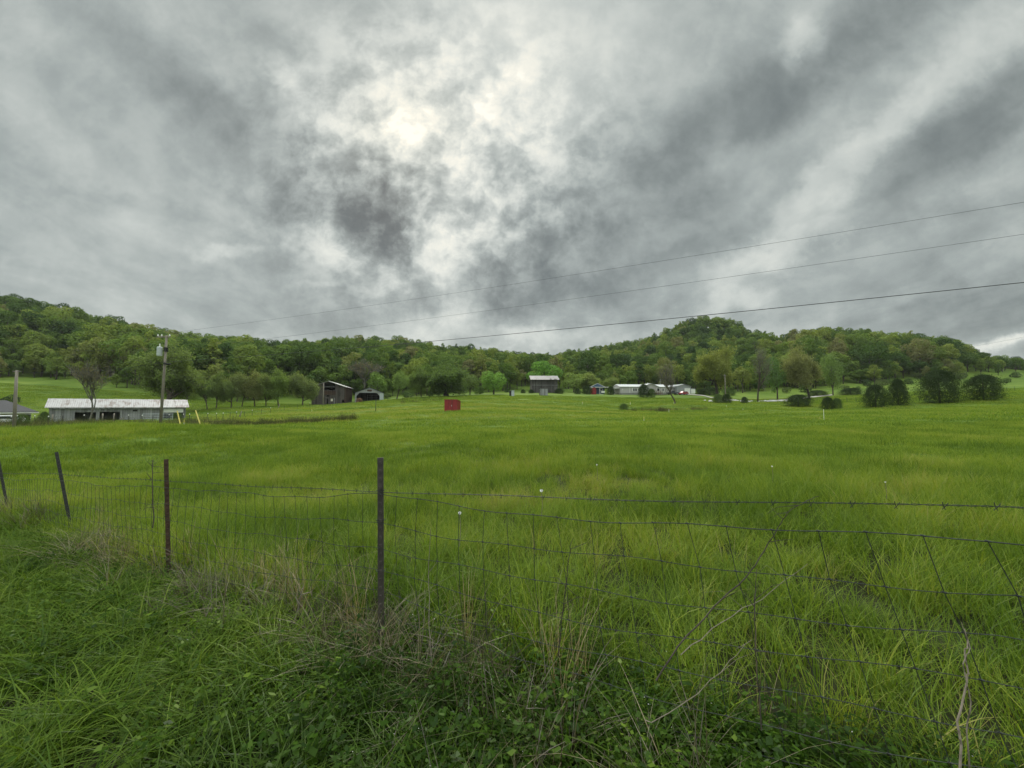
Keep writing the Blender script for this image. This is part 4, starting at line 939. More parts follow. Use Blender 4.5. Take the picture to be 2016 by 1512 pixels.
tag(span(at(318, 688, 37), at(-140, 680, 42), .3, .008).build('power_line', M['cable']), 'thin line running left from the transformer pole across the hill', 'power line', 'lines of the roadside poles')
fb = gp(1429, 122); ft = at(1430, 737, 122)
t = thing('utility_pole', fb, 0, 'distant pale utility pole beside the gravel drive', 'utility pole'); pole_mesh(ft.z - fb.z, .17).build('pole', M['pole_wood'], t, smooth=True); MB().box(-.6, .6, -.05, .05, ft.z - fb.z - .4, ft.z - fb.z - .28).build('crossarm', M['pole_wood'], t)
tag(span(at(1430, 742, 122), at(2060, 655, 118), 1.6, .02).build('power_line', M['cable']), 'faint line from the distant pole along the right ridge', 'power line')
bb_ = gp(636, 104); bt = at(635.5, 754, 104)
t = tag(pole_mesh(bt.z - bb_.z, .16).build('timber_pole', M['pole_wood'], None, bb_, smooth=True), 'pale wooden pole standing right in front of the brown barn', 'pole')
t = tag(pole_mesh(6.2, .08).build('timber_pole', M['galv'], None, gp(1301, 166), smooth=True), 'thin pale mast rising behind the pale house', 'pole')
t = tag(MB().tube([(0, 0, -.4), (0, 0, 2.6)], [.07, .06], 8).build('fence_post', M['steel_dark'], None, gp(740, 78, -.2), smooth=True), 'tall dark post alone below the open shed', 'post')
A = gp(6, 66); lp = thing('yard_light', A, 0, 'small white yard lamp on a post at the left edge', 'lamp')
MB().tube([(0, 0, -.3), (0, 0, 3.6)], .06, 8).build('post', M['pole_wood'], lp); MB().tube([(-.0, 0, 3.55), (0, 0, 3.7), (0, 0, 4.05)], [.28, .26, .08], 10).build('lamp_shade', M['white'], lp)
for k, (p1, y1, p2, y2, lab) in enumerate([(385, 808, 401, 848, 'pale yellow guy-wire guard slanting in the grass right of the shed'), (349, 809, 359, 846, 'yellow guy-wire guard just right of the transformer pole')]):
    a, c = at(p1, y1, 36.5), at(p2, y2, 36); g = thing('guy_wire', c, 0, lab, 'guy wire')
    MB().bar((0, 0, -.3), a - c, .045, 6).build('guard', M['yellow'], g)
    MB().bar(a - c, at(318 + 2 * k, 690, 37) - c, .006, 4).build('strand', M['cable'], g)
# ------------------------------------------------------------------ pasture fences and stakes
tp = MB().box(-.03, .03, -.006, .006, -.3, 1.25).box(-.006, .006, -.045, -.006, -.3, 1.25)
for z in np.arange(.1, 1.2, .12): tp.box(-.012, .012, .006, .02, z, z + .03)
tp_me = tp.mesh('post', M['steel_dark']); cap_me = MB().tube([(0, 0, 1.2), (0, 0, 1.36)], [.055, .045], 8).mesh('cap', M['white'])
wd_me = MB().tube([(0, 0, -.3), (.01, 0, .7), (0, .01, 1.45)], [.10, .09, .08], 8).mesh('wood_post', M['pole_wood'], smooth=True)
F1 = [(24, 46, 1), (70, 50, 1), (97, 47, 1), (125, 50, 0), (167, 51, 1), (205, 52, 0), (227, 52, 0), (254, 53, 1), (281, 52, 1), (302, 54, 0), (334, 55, 1), (362, 58, 1), (374, 59, 1), (410, 62, 1), (427, 64, 1), (440, 66, 1), (454, 68, 0), (466, 70, 1), (482, 73, 0), (497, 76, 1), (515, 80, 0), (533, 83, 1), (560, 88, 0), (586, 92, 0), (610, 96, 1), (650, 100, 0), (664, 102, 0), (690, 104, 0), (715, 106, 0), (763, 108, 0), (792, 109, 0), (820, 110, 0), (845, 111, 0)]
prev = None; wires = MB()
for k, (px, Y, cap) in enumerate(F1):
    p = gp(px, Y, -.12)
    spot = 'near the left house' if px < 90 else ('before the left bays of the long shed' if px < 240 else ('by the transformer pole' if px < 345 else ('before the orchard row' if px < 570 else ('below the brown barn' if px < 700 else 'right of the open shed'))))
    o = thing('field_post', p, .3 * k, f'thin dark steel fence post {"with white cap " if cap else "without cap "}{spot}', 'fence post', 'posts of the far pasture fence')
    link_mesh('post', tp_me, o)
    if cap: link_mesh('cap', cap_me, o)
    if prev is not None:
        for z in (.35, .65, .95, 1.2): wires.tube([prev + Vector((0, 0, z)), (prev + p) / 2 + Vector((0, 0, z - .03)), p + Vector((0, 0, z))], .006, 4, cap=False)
    prev = p
tag(wires.build('far_fence_wire', M['wire']), 'thin strands of the far pasture fence below shed, orchard and barn', 'fence wire')
for k, (px, Y, lab) in enumerate([(104, 54, 'dark stubby wooden post before the left end of the long shed'), (204, 56, 'thick wooden gatepost before the second open bay'), (225, 56, 'wooden gatepost right of the second open bay'), (546, 94, 'leaning grey brace post right of the orchard row'), (471, 72, 'tilted wooden brace post before the orchard row')]):
    o = link_mesh('wooden_post', wd_me, None, gp(px, Y, -.1)); tag(o, lab, 'post'); o.rotation_euler = (0, R([2, -3, 2, 24, 20][k]), 0)
gt = thing('farm_gate', gp(282, 58, 0), R(38), 'grey tube farm gate leaning by the right bay of the long shed', 'gate')
g = MB()
for z in (.25, .5, .75, 1.0, 1.2): g.bar((0, 0, z), (3.4, 0, z), .025, 6)
g.build('rail', M['galv'], gt)
for x in (0, 1.7, 3.4): MB().bar((x, 0, .2), (x, 0, 1.25), .03, 6).build('upright', M['galv'], gt)
wires = MB(); prev = None
for k, (px, Y) in enumerate([(1560, 96), (1596, 94), (1668, 90), (1686, 88), (1702, 86), (1812, 84), (1830, 84), (1900, 86), (1985, 92), (2000, 93)]):
    p = gp(px, Y, -.1); o = thing('field_post', p, k, 'thin dark fence post ' + ('between the cedars at the field edge' if px < 1950 else 'at the right edge beyond the last cedar'), 'fence post', 'posts of the right field fence'); link_mesh('post', tp_me, o)
    if prev is not None:
        for z in (.4, .8, 1.15): wires.tube([prev + Vector((0, 0, z)), p + Vector((0, 0, z))], .006, 4, cap=False)
    prev = p
tag(wires.build('edge_fence_wire', M['wire']), 'thin wire strands between posts behind the right cedars', 'fence wire')
stk = MB().tube([(0, 0, -.2), (0, 0, .95)], .022, 7).mesh('shaft', M['white']); stt = MB().tube([(0, 0, .72), (0, 0, 1.02)], .027, 7).mesh('tip', M['yellow'])
for (px, base, top, Y, yel, lab) in [(1268, 838, 820, 44, 1, 'nearest yellow-topped white survey stake in the field'), (1622, 822, 804, 44, 0, 'white stake in the field below the small round cedar'), (1463, 811, 804, 75, 0, 'short white stake left of the dark cedar mound'), (1147, 796, 790, 95, 1, 'yellow stake in the field below the blue house'), (1241, 796, 790, 96, 1, 'yellow stake in the field below the pale house'), (1327, 796, 790, 95, 1, 'small yellow stake beside the bare tree foot'), (1173.5, 814, 808, 72, 0, 'short white stake left of the lone field bush'), (1154, 811, 807, 74, 0, 'tiny pale stake left of the lone field bush'), (1317, 812, 805, 72, 0, 'pale stake right of the dry weed clump'), (614, 812, 805, 84, 1, 'pale yellow stake in the grass below the brown barn'), (362, 838, 826, 40, 1, 'small yellow stake near the guy wires'), (1430, 802, 798, 84, 0, 'tiny white stake below the far utility pole')]:
    p = at(px, base, Y); p.z = min(p.z, hz(p.x, p.y)) - .02; h_ = at(px, top, Y).z - p.z
    o = thing('field_stake', p, 0, lab, 'stake', 'stakes standing in the field'); o.scale = (max(1, Y / 60),) * 2 + (h_ / 1.02,)
    link_mesh('shaft', stk, o)
    if yel: link_mesh('tip', stt, o)
# ------------------------------------------------------------------ gravel drive
dr = [(1330, 158), (1362, 152), (1385, 146), (1400, 134), (1420, 124), (1450, 118), (1490, 116), (1530, 118), (1575, 124), (1640, 132)]
dv = []; df = []
for i, (px, Y) in enumerate(dr):
    for k, dd in enumerate((-1.6, 1.6)):
        p = gp(px, Y + dd * 1.6); dv.append((p.x, p.y, p.z + .18))
    if i: df.append((2 * i - 2, 2 * i, 2 * i + 1, 2 * i - 1))
m_g = m_plain('gravel', (.36, .34, .31), .95, .35, 1.5)
tag(np_mesh_o := link_mesh('gravel_drive', np_mesh('gravel_drive', dv, df, [m_g])), kind='structure')
rng = np.random.default_rng(12); rk = bmesh.new(); bmesh.ops.create_icosphere(rk, subdivisions=2, radius=.5)
for v in rk.verts: v.co *= 1 + .25 * math.sin(v.co.x * 7 + v.co.y * 5) * math.cos(v.co.z * 6)
rock_me = bpy.data.meshes.new('rock'); rk.to_mesh(rock_me); rk.free(); rock_me.materials.append(m_plain('limestone', (.42, .41, .38), .95, .3, 3))
for k in range(16):
    px = 1390 + k * 10.4 + rng.uniform(-4, 4); Y = 106 + rng.uniform(-4, 5); s = rng.uniform(.6, 1.4)
    o = link_mesh('rock', rock_me, None, gp(px, Y, .12), rng.uniform(0, 6)); o.scale = (s * 1.5, s, s * .75); tag(o, 'pale limestone rock in the rubble line below the gravel drive', 'rock', 'rubble rocks along the drive')
# ------------------------------------------------------------------ near fence
P1, P2, P3, P4 = Vector((-.87, 2.55, 0)), Vector((-3.73, 4.16, -.2)), Vector((-7.18, 6.05, -.33)), Vector((-10.1, 7.6, -.5))
D_ = Vector((.894, -.4485, 0)); R1 = P1 + D_ * 2.8; R2 = P1 + D_ * 5.6
def steel_post(base, top_px, top_py, Y, foot_px, foot_py, studs, mat, label, rz):
    top = at(top_px, top_py, Y); foot = at(foot_px, foot_py, Y); d = (top - foot).normalized(); L_ = (top - foot).length + .45; o0 = top - d * L_
    t = thing('steel_post', o0, 0, label, 'fence post', 'steel posts of the near fence'); t.rotation_mode = 'QUATERNION'
    t.rotation_quaternion = Vector((0, 0, 1)).rotation_difference(d) @ Matrix.Rotation(rz, 4, 'Z').to_quaternion()
    MB().box(-.019, .019, -.004, .004, 0, L_).box(-.0035, .0035, .004, .034, 0, L_ - .004).build('shaft', mat, t)
    s = MB()
    for z in np.arange(.3, L_ - .03, .053): s.box(-.007, .007, -.016, -.0035, z, z + .016)
    s.build('studs', mat, t)
    if studs:
        c = MB()
        for z in studs: c.tube([(-.03, .02, L_ - z), (-.026, -.012, L_ - z), (.026, -.012, L_ - z), (.03, .02, L_ - z)], .0022, 5)
        c.build('wire_clips', M['wire'], t)
M['post_face'] = m_plain('post_face', (.06, .052, .045), .7, .35, 18, .4)
steel_post(P1, 749, 901, 2.55, 750, 1195, (.21, .4, .72), M['post_face'], 'dark flat-faced steel post nearest the camera, upright in the middle', R(12))
steel_post(P2, 327, 904, 4.16, 331, 1085, (.35, .6), M['steel_rust'], 'rusty brown studded steel post left of the nearest post', R(40))
steel_post(P3, 111, 890, 6.05, 135, 1015, (.4,), M['steel_dark'], 'dark studded steel post leaning left, second from the left', R(35))
steel_post(P4, -4, 902, 7.6, 15, 1000, (.4,), M['steel_dark'], 'leaning dark steel post cut by the left edge', R(35))
path = [(P4, .22, .30), (P3, .49, .56), (P2, .75, .81), (P1, 1.03, 1.045), (R1, 1.165, 1.268), (R2, 1.25, 1.42)]
cum = [0.0]
for a, c in zip(path, path[1:]): cum.append(cum[-1] + (c[0] - a[0]).to_2d().length)
S1 = cum[3]
rw = random.Random(5)
def fence_at(s, k):
    """point of the fence line at run s; k = 1 net top, 2 barbed strand height"""
    i = min(len(path) - 2, max(0, next((j for j in range(len(path) - 1) if s <= cum[j + 1]), len(path) - 2)))
    f = (s - cum[i]) / (cum[i + 1] - cum[i]); p = path[i][0].lerp(path[i + 1][0], f); z = path[i][k] * (1 - f) + path[i + 1][k] * f
    sag = (.055 if k == 1 else .01) * 4 * f * (1 - f); sag *= (1.0 if i >= 3 else .8)
    if i == 3 and k == 1: sag -= .0
    return Vector((p.x, p.y, z - sag))
offs = [0, -.175, -.335, -.485, -.63, -.765, -.885]
net = MB(); NS = int(cum[-1] / .152)
def skew(s, o): return .30 * max(0, min(1.2, (s - S1 - .3) / 2.6)) * (-o)
def netp(s, o, j):
    p = fence_at(s + skew(s, o), 1); p.z += o
    w_ = .010 * math.sin(s * 3.1 + j * 1.9) + .006 * math.sin(s * 9.3 + j * 2.3)
    p.z += w_; p += Vector((.4485, .894, 0)) * (.02 * math.sin(s * 1.7 + o * 4) + .05 * o * o)
    return p
for j, o_ in enumerate(offs):
    net.tube([netp(s, o_, j) for s in np.arange(0, cum[-1], .075)], .0020 if j in (0, 6) else .0015, 5, cap=False)
for i in range(NS):
    s = i * .152 + .02 + (S1 % .152)
    jx = [rw.gauss(0, .006) for _ in offs]
    pts = [netp(s + jx[j], o_, j) for j, o_ in enumerate(offs)]
    net.tube(pts, .0015, 4, cap=False)
    for p in pts[:6]: net.tube([p + Vector((-.006, .003, .002)), p + Vector((.006, -.003, .0))], .0034, 5)
tag(net.build('woven_wire_fence', M['wire']), 'sagging woven wire field fence across the foreground', 'fence')
bw = MB()
for ph in (0, math.pi):
    pts = []
    for s in np.arange(0, cum[-1], .02):
        p = fence_at(s, 2); pts.append(p + Vector((0, .0025 * math.cos(s * 90 + ph), .0025 * math.sin(s * 90 + ph) + .004 * math.sin(s * 4))))
    bw.tube(pts, .0012, 4, cap=False)
for s in np.arange(.05, cum[-1], .125):
    p = fence_at(s, 2)
    bw.tube([p + Vector((-.004, 0, .014)), p + Vector((.002, .003, 0)), p + Vector((.006, 0, -.013))], .0012, 4); bw.tube([p + Vector((.010, -.006, .012)), p + Vector((.004, -.003, 0)), p + Vector((-.002, .004, -.013))], .0012, 4)
tag(bw.build('barbed_wire', M['wire']), 'twisted barbed strand running just above the woven fence', 'wire')
# ------------------------------------------------------------------ briar canes, seed heads, weeds on the fence line
M['cane'] = m_plain('cane', (.05, .04, .032), .8, .4, 30); M['cane_pale'] = m_plain('cane_pale', (.20, .17, .13), .85, .4, 30)
def cane(pts, r, mat, label, side=8, seed=0):
    rd = random.Random(seed); pv = [at(*p) for p in pts]; mb = MB(); sm = []
    for i in range(len(pv) - 1):
        for k in range(4): sm.append(pv[i].lerp(pv[i + 1], k / 4) + Vector((rd.gauss(0, .004),) * 3))
    sm.append(pv[-1]); n = len(sm); mb.tube(sm, [r * (1 - .6 * i / n) for i in range(n)], 6)
    for k in range(side):
        p = sm[rd.randint(2, n - 2)]; d = Vector((rd.gauss(0, 1), rd.gauss(0, .6), rd.gauss(.4, .6))).normalized(); l = rd.uniform(.04, .16)
        q = p + d * l * .6 + Vector((0, 0, .01)); mb.tube([p, q, q + (d + Vector((rd.gauss(0, .5), 0, rd.gauss(0, .5)))).normalized() * l * .5], [r * .5, r * .35, r * .15], 4)
    tag(mb.build('briar_cane', mat), label, 'briar')
cane([(1290, 1345, 1.45), (1335, 1270, 1.5), (1405, 1195, 1.55), (1470, 1135, 1.58), (1505, 1085, 1.6), (1532, 1040, 1.6), (1550, 1010, 1.6), (1580, 990, 1.6), (1612, 977, 1.6)], .0028, M['cane'], 'long dark briar cane arching up over the barbed strand', 7, 1)
cane([(1098, 1300, 1.9), (1104, 1240, 1.92), (1113, 1170, 1.92), (1120, 1100, 1.95), (1128, 1060, 1.95)], .003, M['cane'], 'upright dark briar stem right of the nearest post', 10, 2)
cane([(1340, 1290, 1.5), (1420, 1225, 1.55), (1500, 1180, 1.62), (1590, 1110, 1.68)], .0016, M['cane_pale'], 'pale thin cane slanting up right of the dark arching briar', 3, 3)
cane([(1886, 1560, 1.15), (1893, 1470, 1.17), (1884, 1420, 1.18), (1900, 1360, 1.2), (1908, 1330, 1.21), (1899, 1290, 1.22), (1905, 1262, 1.22), (1899, 1238, 1.23)], .0034, M['cane_pale'], 'pale twisted vine stem climbing the fence at the right edge', 0, 4)
cane([(1912, 1560, 1.2), (1903, 1440, 1.2), (1911, 1380, 1.2), (1896, 1310, 1.2), (1910, 1275, 1.21), (1893, 1225, 1.22)], .0022, M['cane_pale'], 'thinner pale vine wound round the twisted stem at right', 0, 14)
cane([(1500, 1430, 1.35), (1490, 1300, 1.4), (1484, 1200, 1.45), (1490, 1120, 1.5)], .0022, M['cane'], 'thin dark stem standing left of the big arching cane tip', 12, 5)
cane([(1270, 1420, 1.4), (1330, 1400, 1.4), (1420, 1320, 1.45), (1480, 1260, 1.5)], .0016, M['cane_pale'], 'pale leaning cane low behind the arching briar', 4, 6)
cane([(850, 1330, 2.2), (846, 1230, 2.25), (842, 1130, 2.3), (848, 1040, 2.3)], .003, M['cane_pale'], 'pale upright dead stalk right of the nearest post', 4, 7)
cane([(300, 1040, 4.3), (299, 960, 4.4), (300, 905, 4.5)], .006, M['cane'], 'dark dead weed stalk left of the rusty post', 9, 8)
cane([(580, 1225, 2.9), (588, 1185, 2.9), (596, 1158, 2.9)], .008, M['cane_pale'], 'bent pale dead grass stem left of the nearest post', 2, 9)
for k, (px, py, Y, s) in enumerate([(1066, 966, 4.6, .018), (1175, 915, 7.2, .013), (1520, 918, 7.2, .014), (1743, 949, 5.6, .010), (905, 1010, 3.6, .014)]):
    p = at(px, py, Y); o = thing('dandelion', p - Vector((0, 0, .3)), 0, ['largest white dandelion seed head in the grass beyond the middle fence', 'white seed head far out above the middle fence', 'white seed head far out left of the right-hand stakes', 'small pale seed head before the right barbed strand', 'tiny white seed head near the nearest post'][k], 'dandelion', 'dandelion seed heads')
    MB().tube([(0, 0, 0), (.01, 0, .15), (0, 0, .3)], .003, 5).build('stem', M['yellow'] if False else M['cane_pale'], o)
    rr_ = random.Random(k); hd = MB()
    for q in range(60):
        d = Vector((rr_.gauss(0, 1), rr_.gauss(0, 1), rr_.gauss(0, 1))).normalized(); e = d.orthogonal().normalized() * .3 * s
        hd.add([Vector((0, 0, .3)) + d * s * .2, Vector((0, 0, .3)) + d * s + e, Vector((0, 0, .3)) + d * s - e], [(0, 1, 2)])
    hd.build('seed_head', M['white'], o)
# ------------------------------------------------------------------ grass
def blades(seed, n, rad, hmin, hmax, wid, lean, droop, segs=4, cl=1.0):
    rng = np.random.default_rng(seed); a = rng.uniform(0, 2 * math.pi, n); rr = rad * np.sqrt(rng.uniform(0, 1, n)) ** cl
    base = np.c_[rr * np.cos(a), rr * np.sin(a), np.full(n, -.03)]; ph = a * .5 + rng.uniform(0, 2 * math.pi, n)
    h = rng.uniform(hmin, hmax, n); ln = lean * rng.uniform(.2, 1.3, n); dr = droop * rng.uniform(.2, 1.4, n)
    d = np.c_[np.cos(ph), np.sin(ph)]; sd_ = np.c_[-np.sin(ph), np.cos(ph), np.zeros(n)]; w = wid * rng.uniform(.6, 1.3, n)
    vs = []; hg = []
    for i in range(segs + 1):
        t = i / segs; xy = h * (ln * t + dr * t * t); z = h * (t - .55 * dr * t ** 3 - .12 * ln * t)
        p = base + np.c_[d * xy[:, None], z]; ww = (w * (1 - t ** 1.6) + .0006)[:, None] / 2
        vs += [p - sd_ * ww, p + sd_ * ww]; hg += [np.full(n, t)] * 2
    v = np.stack(vs, 1).reshape(-1, 3); hgt = np.stack(hg, 1).ravel(); m = 2 * (segs + 1)
    o = (np.arange(n) * m)[:, None]; f = np.concatenate([np.stack([o[:, 0] + 2 * i, o[:, 0] + 2 * i + 1, o[:, 0] + 2 * i + 3, o[:, 0] + 2 * i + 2], 1) for i in range(segs)])
    return dict(v=v, f=f, rnd=np.repeat(rng.uniform(0, 1, n), m), hgt=hgt)
def cat_d(*ds):
    off = 0; v, f, r, h, mi = [], [], [], [], []
    for d in ds:
        v.append(d['v']); f.append(d['f'] + off); off += len(d['v']); r.append(d['rnd']); h.append(d['hgt']); mi.append(d['mi'] if d.get('mi') is not None else np.zeros(len(d['f']), int))
    return dict(v=np.concatenate(v), f=np.concatenate(f), rnd=np.concatenate(r), hgt=np.concatenate(h), mi=np.concatenate(mi))
def weed(seed, n, rad, hmin, hmax, leaf, per, flower=0):
    """leafy stems: pairs of small leaves up thin stems"""
    rng = np.random.default_rng(seed); st = blades(seed, n, rad, hmin, hmax, .003, .25, .25, 3); m = 8; pos, nr, sz = [], [], []
    sv = st['v'].reshape(n, m, 3)
    for i in range(n):
        for k in range(per):
            t = rng.uniform(.2, 1); j = min(2, int(t * 3)); c0 = sv[i, 2 * j:2 * j + 2].mean(0); c1 = sv[i, 2 * j + 2:2 * j + 4].mean(0); q = c0 + (c1 - c0) * (t * 3 - j)
            a = rng.uniform(0, 6.283); pos.append(q + np.array([math.cos(a), math.sin(a), .2]) * leaf * .9); nr.append((math.cos(a) * .45, math.sin(a) * .45, 1)); sz.append(leaf * (1.25 - .6 * t))
    pos, nr = np.array(pos), np.array(nr) + rng.normal(scale=.35, size=(len(nr), 3))
    v, f, r = leaf_quads(rng, pos, nr, np.array(sz) * .62, 1.25)
    lf = dict(v=v, f=f, rnd=r, hgt=np.full(len(v), .3)); out_ = cat_d(st, lf)
    if flower:
        pf = sv[rng.integers(0, n, flower), -1] + np.array([0, 0, .012]); v, f, r = leaf_quads(rng, pf, rng.normal(size=(flower, 3)) * .3 + np.array([0, -.5, 1]), .0030)
        out_ = cat_d(out_, dict(v=v, f=f, rnd=r, hgt=np.zeros(len(v)), mi=np.ones(len(f), int)))
    return out_
def stalks(seed, n, rad, h, wid, br=5):
    """dead branching stalks"""
    rng = np.random.default_rng(seed); ds = [blades(seed, n, rad, h * .5, h, wid, .22, .06, 3)]
    sv = ds[0]['v'].reshape(n, 8, 3)
    k = n * br; b_ = blades(seed + 1, k, 0.001, h * .12, h * .3, wid * .6, .9, .2, 2); i = np.repeat(np.arange(n), br); j = rng.integers(2, 7, k)
    b_['v'] = (b_['v'].reshape(k, 6, 3) + sv[i, j][:, None, :]).reshape(-1, 3); ds.append(b_); return cat_d(*ds)
SKY_G = (.28, .36, .16)
M['grass_field'] = m_grass('grass_field', [(0, (.042, .088, .009)), (.35, (.10, .166, .018)), (.65, (.18, .245, .030)), (.9, (.26, .29, .04)), (1, (.31, .27, .10))], (.24, .33, .06), .42, .008, .35)
M['grass_verge'] = m_grass('grass_verge', [(0, (.014, .036, .003)), (.4, (.042, .088, .007)), (.75, (.095, .156, .014)), (1, (.15, .20, .035))], (.16, .22, .06), .32, .008, .35)
M['weed_leaf'] = m_grass('weed_leaf', [(0, (.014, .036, .004)), (.5, (.040, .084, .008)), (1, (.11, .17, .02))], (.1, .17, .02), .3, .008, .4)
M['straw'] = m_grass('straw', [(0, (.032, .027, .014)), (.35, (.08, .070, .038)), (.7, (.20, .17, .10)), (1, (.34, .25, .12))], (.33, .27, .18), .2, .04)
M['brush'] = m_grass('brush', [(0, (.03, .042, .014)), (.4, (.055, .075, .02)), (.7, (.11, .10, .05)), (1, (.2, .16, .1))], (.16, .15, .08), .3, .01)
GR = np.random.default_rng(77)
def side(x, y): return (x - P1.x) * .4485 + (y - P1.y) * .894       # >0 beyond the fence
def along(x, y): return (x - P1.x) * .894 - (y - P1.y) * .4485
def fan(dens, y0, y1, um=1.5, near=False):
    """random points in the view fan between distances y0 and y1"""
    n = int(dens * um * (y1 ** 2 - y0 ** 2)); y = np.sqrt(GR.uniform(y0 ** 2, y1 ** 2, n)); x = GR.uniform(-um, um, n) * y
    return x, y
def lay(name, x, y, variants, mats, smin, smax, tint, label, tilt=.12, hs=1.0, vid=None, zoff=0):
    n = len(x); s = GR.uniform(smin, smax, n); hs = np.broadcast_to(hs, (n,)) if np.ndim(hs) else np.full(n, hs)
    pts = np.c_[x, y, H(x, y) + zoff]
    return scatter(name, variants, mats, pts, GR.integers(0, len(variants), n) if vid is None else vid, np.c_[s, s, s * hs], np.c_[GR.normal(0, tilt, n), GR.normal(0, tilt, n), GR.uniform(0, 6.283, n)], np.clip(tint, 0, 1), label)
def lown(x, y, fx, fy, ph=0): return .5 + .25 * np.sin(x * fx + 1.3 * np.sin(y * fy * .7 + ph) + ph) + .25 * np.sin(y * fy + 1.1 * np.sin(x * fx * 1.7 + ph * 2))
# verge: lush overlapping blades on the near side
x, y = fan(50, .85, 13, 1.6); sd_ = side(x, y); al = along(x, y)
keep = (sd_ < np.where(x > .1, .38, .12)) & (np.hypot(x, y) < 14) & (GR.uniform(size=len(x)) < np.clip(6.5 / (y + 1.5), .25, 1)); x, y = x[keep], y[keep]; sd_, al = sd_[keep], al[keep]
dry = np.exp(-(sd_ / .35) ** 2)
keep = GR.uniform(size=len(x)) > dry * .3 + np.clip((x - .3) * .5, 0, .3); x, y, sd_, al = x[keep], y[keep], sd_[keep], al[keep]
lay('verge_grass', x, y, [blades(500, 46, .13, .16, .34, .0062, .35, .75, 5), blades(501, 40, .12, .2, .38, .007, .45, .9, 5), blades(502, 60, .14, .12, .26, .005, .3, .5, 4), blades(503, 34, .07, .26, .42, .008, .5, 1.1, 6)], [M['grass_verge']], .75, 1.15,
    .45 + .5 * (lown(x, y, 1.9, 2.3) - .5) + np.where(x < -1.4, .12, -.05) - np.clip(x * .12, 0, .15) + GR.normal(0, .1, len(x)), 'lush dark green grass on the road verge before the fence')
# verge: leafy weeds
x, y = fan(120, .8, 9, 1.5); sd_ = side(x, y); keep = (sd_ < np.where(x > .1, .38, .12)) & (GR.uniform(size=len(x)) < np.clip(.42 + (x + .9) * .4, .10, .95) * np.clip(4 / y, .2, 1)); x, y = x[keep], y[keep]
lay('weeds', x, y, [weed(520, 12, .12, .12, .3, .017, 16, 1), weed(521, 9, .11, .18, .38, .021, 14, 0), weed(522, 14, .12, .1, .24, .014, 18, 1), weed(523, 7, .1, .2, .42, .026, 12, 0)], [M['weed_leaf'], M['white']], .8, 1.25,
    .45 + .5 * (lown(x, y, 3.1, 2.7, 1) - .5) + GR.normal(0, .14, len(x)), 'low leafy weeds with tiny white flowers along the verge')
# dead thatch and stalks along the fence line
n = 440; s = GR.uniform(-13, 3.4, n); s = np.where(GR.uniform(size=n) < .35, GR.uniform(-2.2, 3.2, n), s); q = GR.normal(-.06, .15, n)
q = np.where(s > .2, q - .08 - .12 * s, q)
bx, by = [], []
for s_, q_ in zip(s + S1, q):
    p = fence_at(min(max(s_, 0.01), cum[-1] - .01), 1); bx.append(p.x + .4485 * q_); by.append(p.y + .894 * q_)
x, y = np.array(bx), np.array(by); keep = y > .75; x, y = x[keep], y[keep]
clump = lown(x, y, 2.6, 3.1, 2); keep = GR.uniform(size=len(x)) < (.10 + 1.3 * np.clip(clump - .35, 0, 1)) * np.where(np.abs(along(x, y) - .1) < .95, .45, 1); x, y = x[keep], y[keep]
lay('dry_grass', x, y, [blades(540, 60, .16, .2, .42, .0035, .9, 1.2, 5), blades(541, 50, .12, .25, .5, .003, .6, 1.3, 5), stalks(542, 7, .13, .5, .0045, 6), stalks(543, 5, .1, .62, .005, 8), blades(544, 30, .05, .3, .62, .004, .35, .6, 5)], [M['straw']], .7, 1.15,
    .40 + .7 * (lown(x, y, 2.2, 1.7, 4) - .5) + GR.normal(0, .12, len(x)), 'tangled brown dead grass and stalks along the near fence', .2, vid=GR.choice(5, len(x), p=[.16, .10, .26, .18, .30]))
bx, by, bs = [], [], []
for (px, Y, k) in [(1085, 2.25, 3), (1137, 2.15, 3), (932, 2.7, 3), (700, 2.9, 3), (550, 3.4, 3), (520, 3.6, 2), (722, 2.8, 2), (1092, 2.0, 2), (468, 4.0, 2), (610, 3.2, 2), (585, 3.3, 2), (1460, 1.9, 1), (200, 6, 3), (380, 4.6, 2)]:
    for i in range(k):
        bx.append((px - CX) / F * Y + GR.normal(0, .03)); by.append(Y + GR.normal(0, .06))
x, y = np.array(bx), np.array(by)
lay('broomsedge', x, y, [blades(550, 9, .03, .3, .8, .0035, .22, .16, 5), blades(551, 7, .035, .28, .66, .004, .28, .22, 5)], [M['straw']], .85, 1.1, .97 + 0 * x, 'upright golden dry broomsedge stems at the fence', .05)
# field: tall grass beyond the fence, shorter further out
x, y = fan(36, .8, 11, 1.55); sd_ = side(x, y); keep = (sd_ > np.where(x > -.4, .27, .2)) & (GR.uniform(size=len(x)) < np.clip(7.0 / (y + 1), .4, 1)); x, y = x[keep], y[keep]
dk = lown(x, y, 1.1, 1.9, .5)
lay('field_grass', x, y, [blades(560, 52, .17, .2, .44, .005, .25, .5, 4), blades(561, 46, .16, .22, .5, .0055, .3, .65, 4), blades(562, 60, .18, .16, .34, .0045, .22, .4, 4), blades(563, 40, .12, .28, .55, .0055, .3, .5, 5)], [M['grass_field']], .7, 1.12,
    .40 + .6 * np.exp(-(((x + .7) / .9) ** 2 + ((y - 6.6) / .3) ** 2)) + .55 * (dk - .5) + np.clip((y - 3) * .02, 0, .12) + GR.normal(0, .13, len(x)), 'tall bright green meadow grass just beyond the fence', .12, .8 + .45 * lown(x, y, .8, 1.3, 3))
x, y = fan(8.5, 9.5, 30, 1.55); odd = (GR.uniform(size=len(x)) < .035) * 1.0
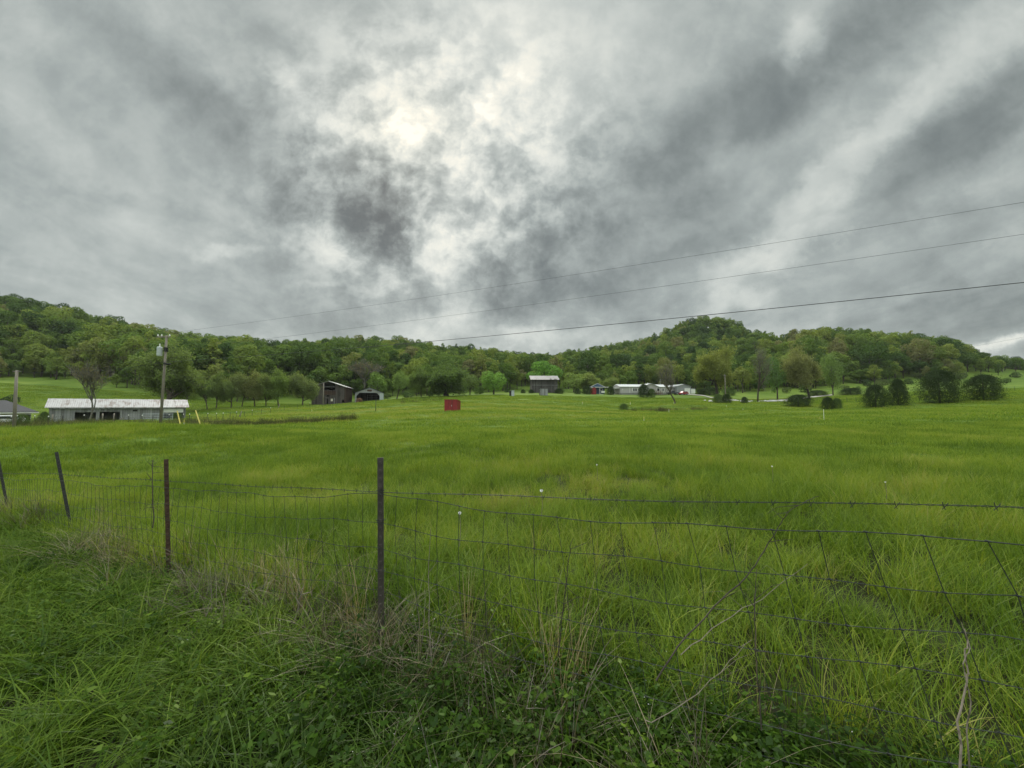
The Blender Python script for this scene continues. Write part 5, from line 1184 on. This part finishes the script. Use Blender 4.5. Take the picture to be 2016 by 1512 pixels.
lay('mid_meadow_grass', x, y, [blades(570, 150, .5, .10, .26, .008, .3, .5, 3), blades(571, 130, .48, .12, .30, .009, .3, .6, 3), blades(572, 150, .5, .08, .2, .008, .3, .4, 3)], [M['grass_field']], .85, 1.25,
    .50 + .30 * (lown(x, y, .9, .8, 1) - .5) + .2 * (lown(x, y, .27, .31, 2) - .5) - .3 * odd + GR.normal(0, .10, len(x)), 'even green meadow grass in the middle of the field', .05, .72 + .5 * lown(x, y, .45, .7, 5) + .8 * odd)
x, y = fan(.62, 28, 128, 1.6)
px_ = x / y * F + CX; streak = lown(x, y, .06, .55, 3); yellow = np.exp(-((y - 72) / 26) ** 2) * np.clip(streak * 1.5 - .35, 0, 1) * np.where((px_ > 380) & (px_ < 1420), 1, .25)
weedy = np.exp(-((y - 50) / 5) ** 2) * (px_ < 470) + np.exp(-((y - 47 - (px_ - 520) * .02) / 2.0) ** 2) * ((px_ > 430) & (px_ < 700))
lay('far_meadow_grass', x, y, [blades(580, 190, 1.8, .10, .30, .030, .3, .5, 2), blades(581, 170, 1.7, .12, .38, .034, .35, .5, 2)], [M['grass_field']], .85, 1.25,
    .46 + .24 * (lown(x, y, .12, .4, 1) - .5) + .48 * yellow + .25 * weedy + GR.normal(0, .12, len(x)), 'yellow-flecked far meadow grass up to the barns', .03, .8 + .9 * weedy + .3 * (streak - .5))
# dark brushy ditch line and rough strip below the shed
bx, by = [], []
for k in range(420):
    px = GR.uniform(425, 700); Y = 46 + (px - 430) * .018 + GR.normal(0, .7); bx.append((px - CX) / F * Y); by.append(Y)
for k in range(520):
    px = GR.uniform(-40, 470); Y = 47 + GR.normal(0, 3.2) + max(0, px - 250) * .03; bx.append((px - CX) / F * Y); by.append(Y)
for k in range(70):
    px = GR.uniform(1236, 1400); Y = 80 + GR.normal(0, .8); bx.append((px - CX) / F * Y); by.append(Y)
for k in range(40):
    px = GR.uniform(790, 870); Y = 100 + GR.normal(0, 3); bx.append((px - CX) / F * Y); by.append(Y)
for k in range(60):
    px = GR.normal(1303, 5); Y = 78 + GR.normal(0, .8); bx.append((px - CX) / F * Y); by.append(Y)
x, y = np.array(bx), np.array(by)
lay('brush_weeds', x, y, [stalks(590, 16, .6, .75, .02, 6), blades(591, 50, .7, .3, .7, .022, .3, .4, 3), stalks(592, 12, .4, 1.1, .022, 7)], [M['brush']], .7, 1.2, .45 + GR.normal(0, .2, len(x)), 'rough brown weeds along the ditch and below the shed', .08)
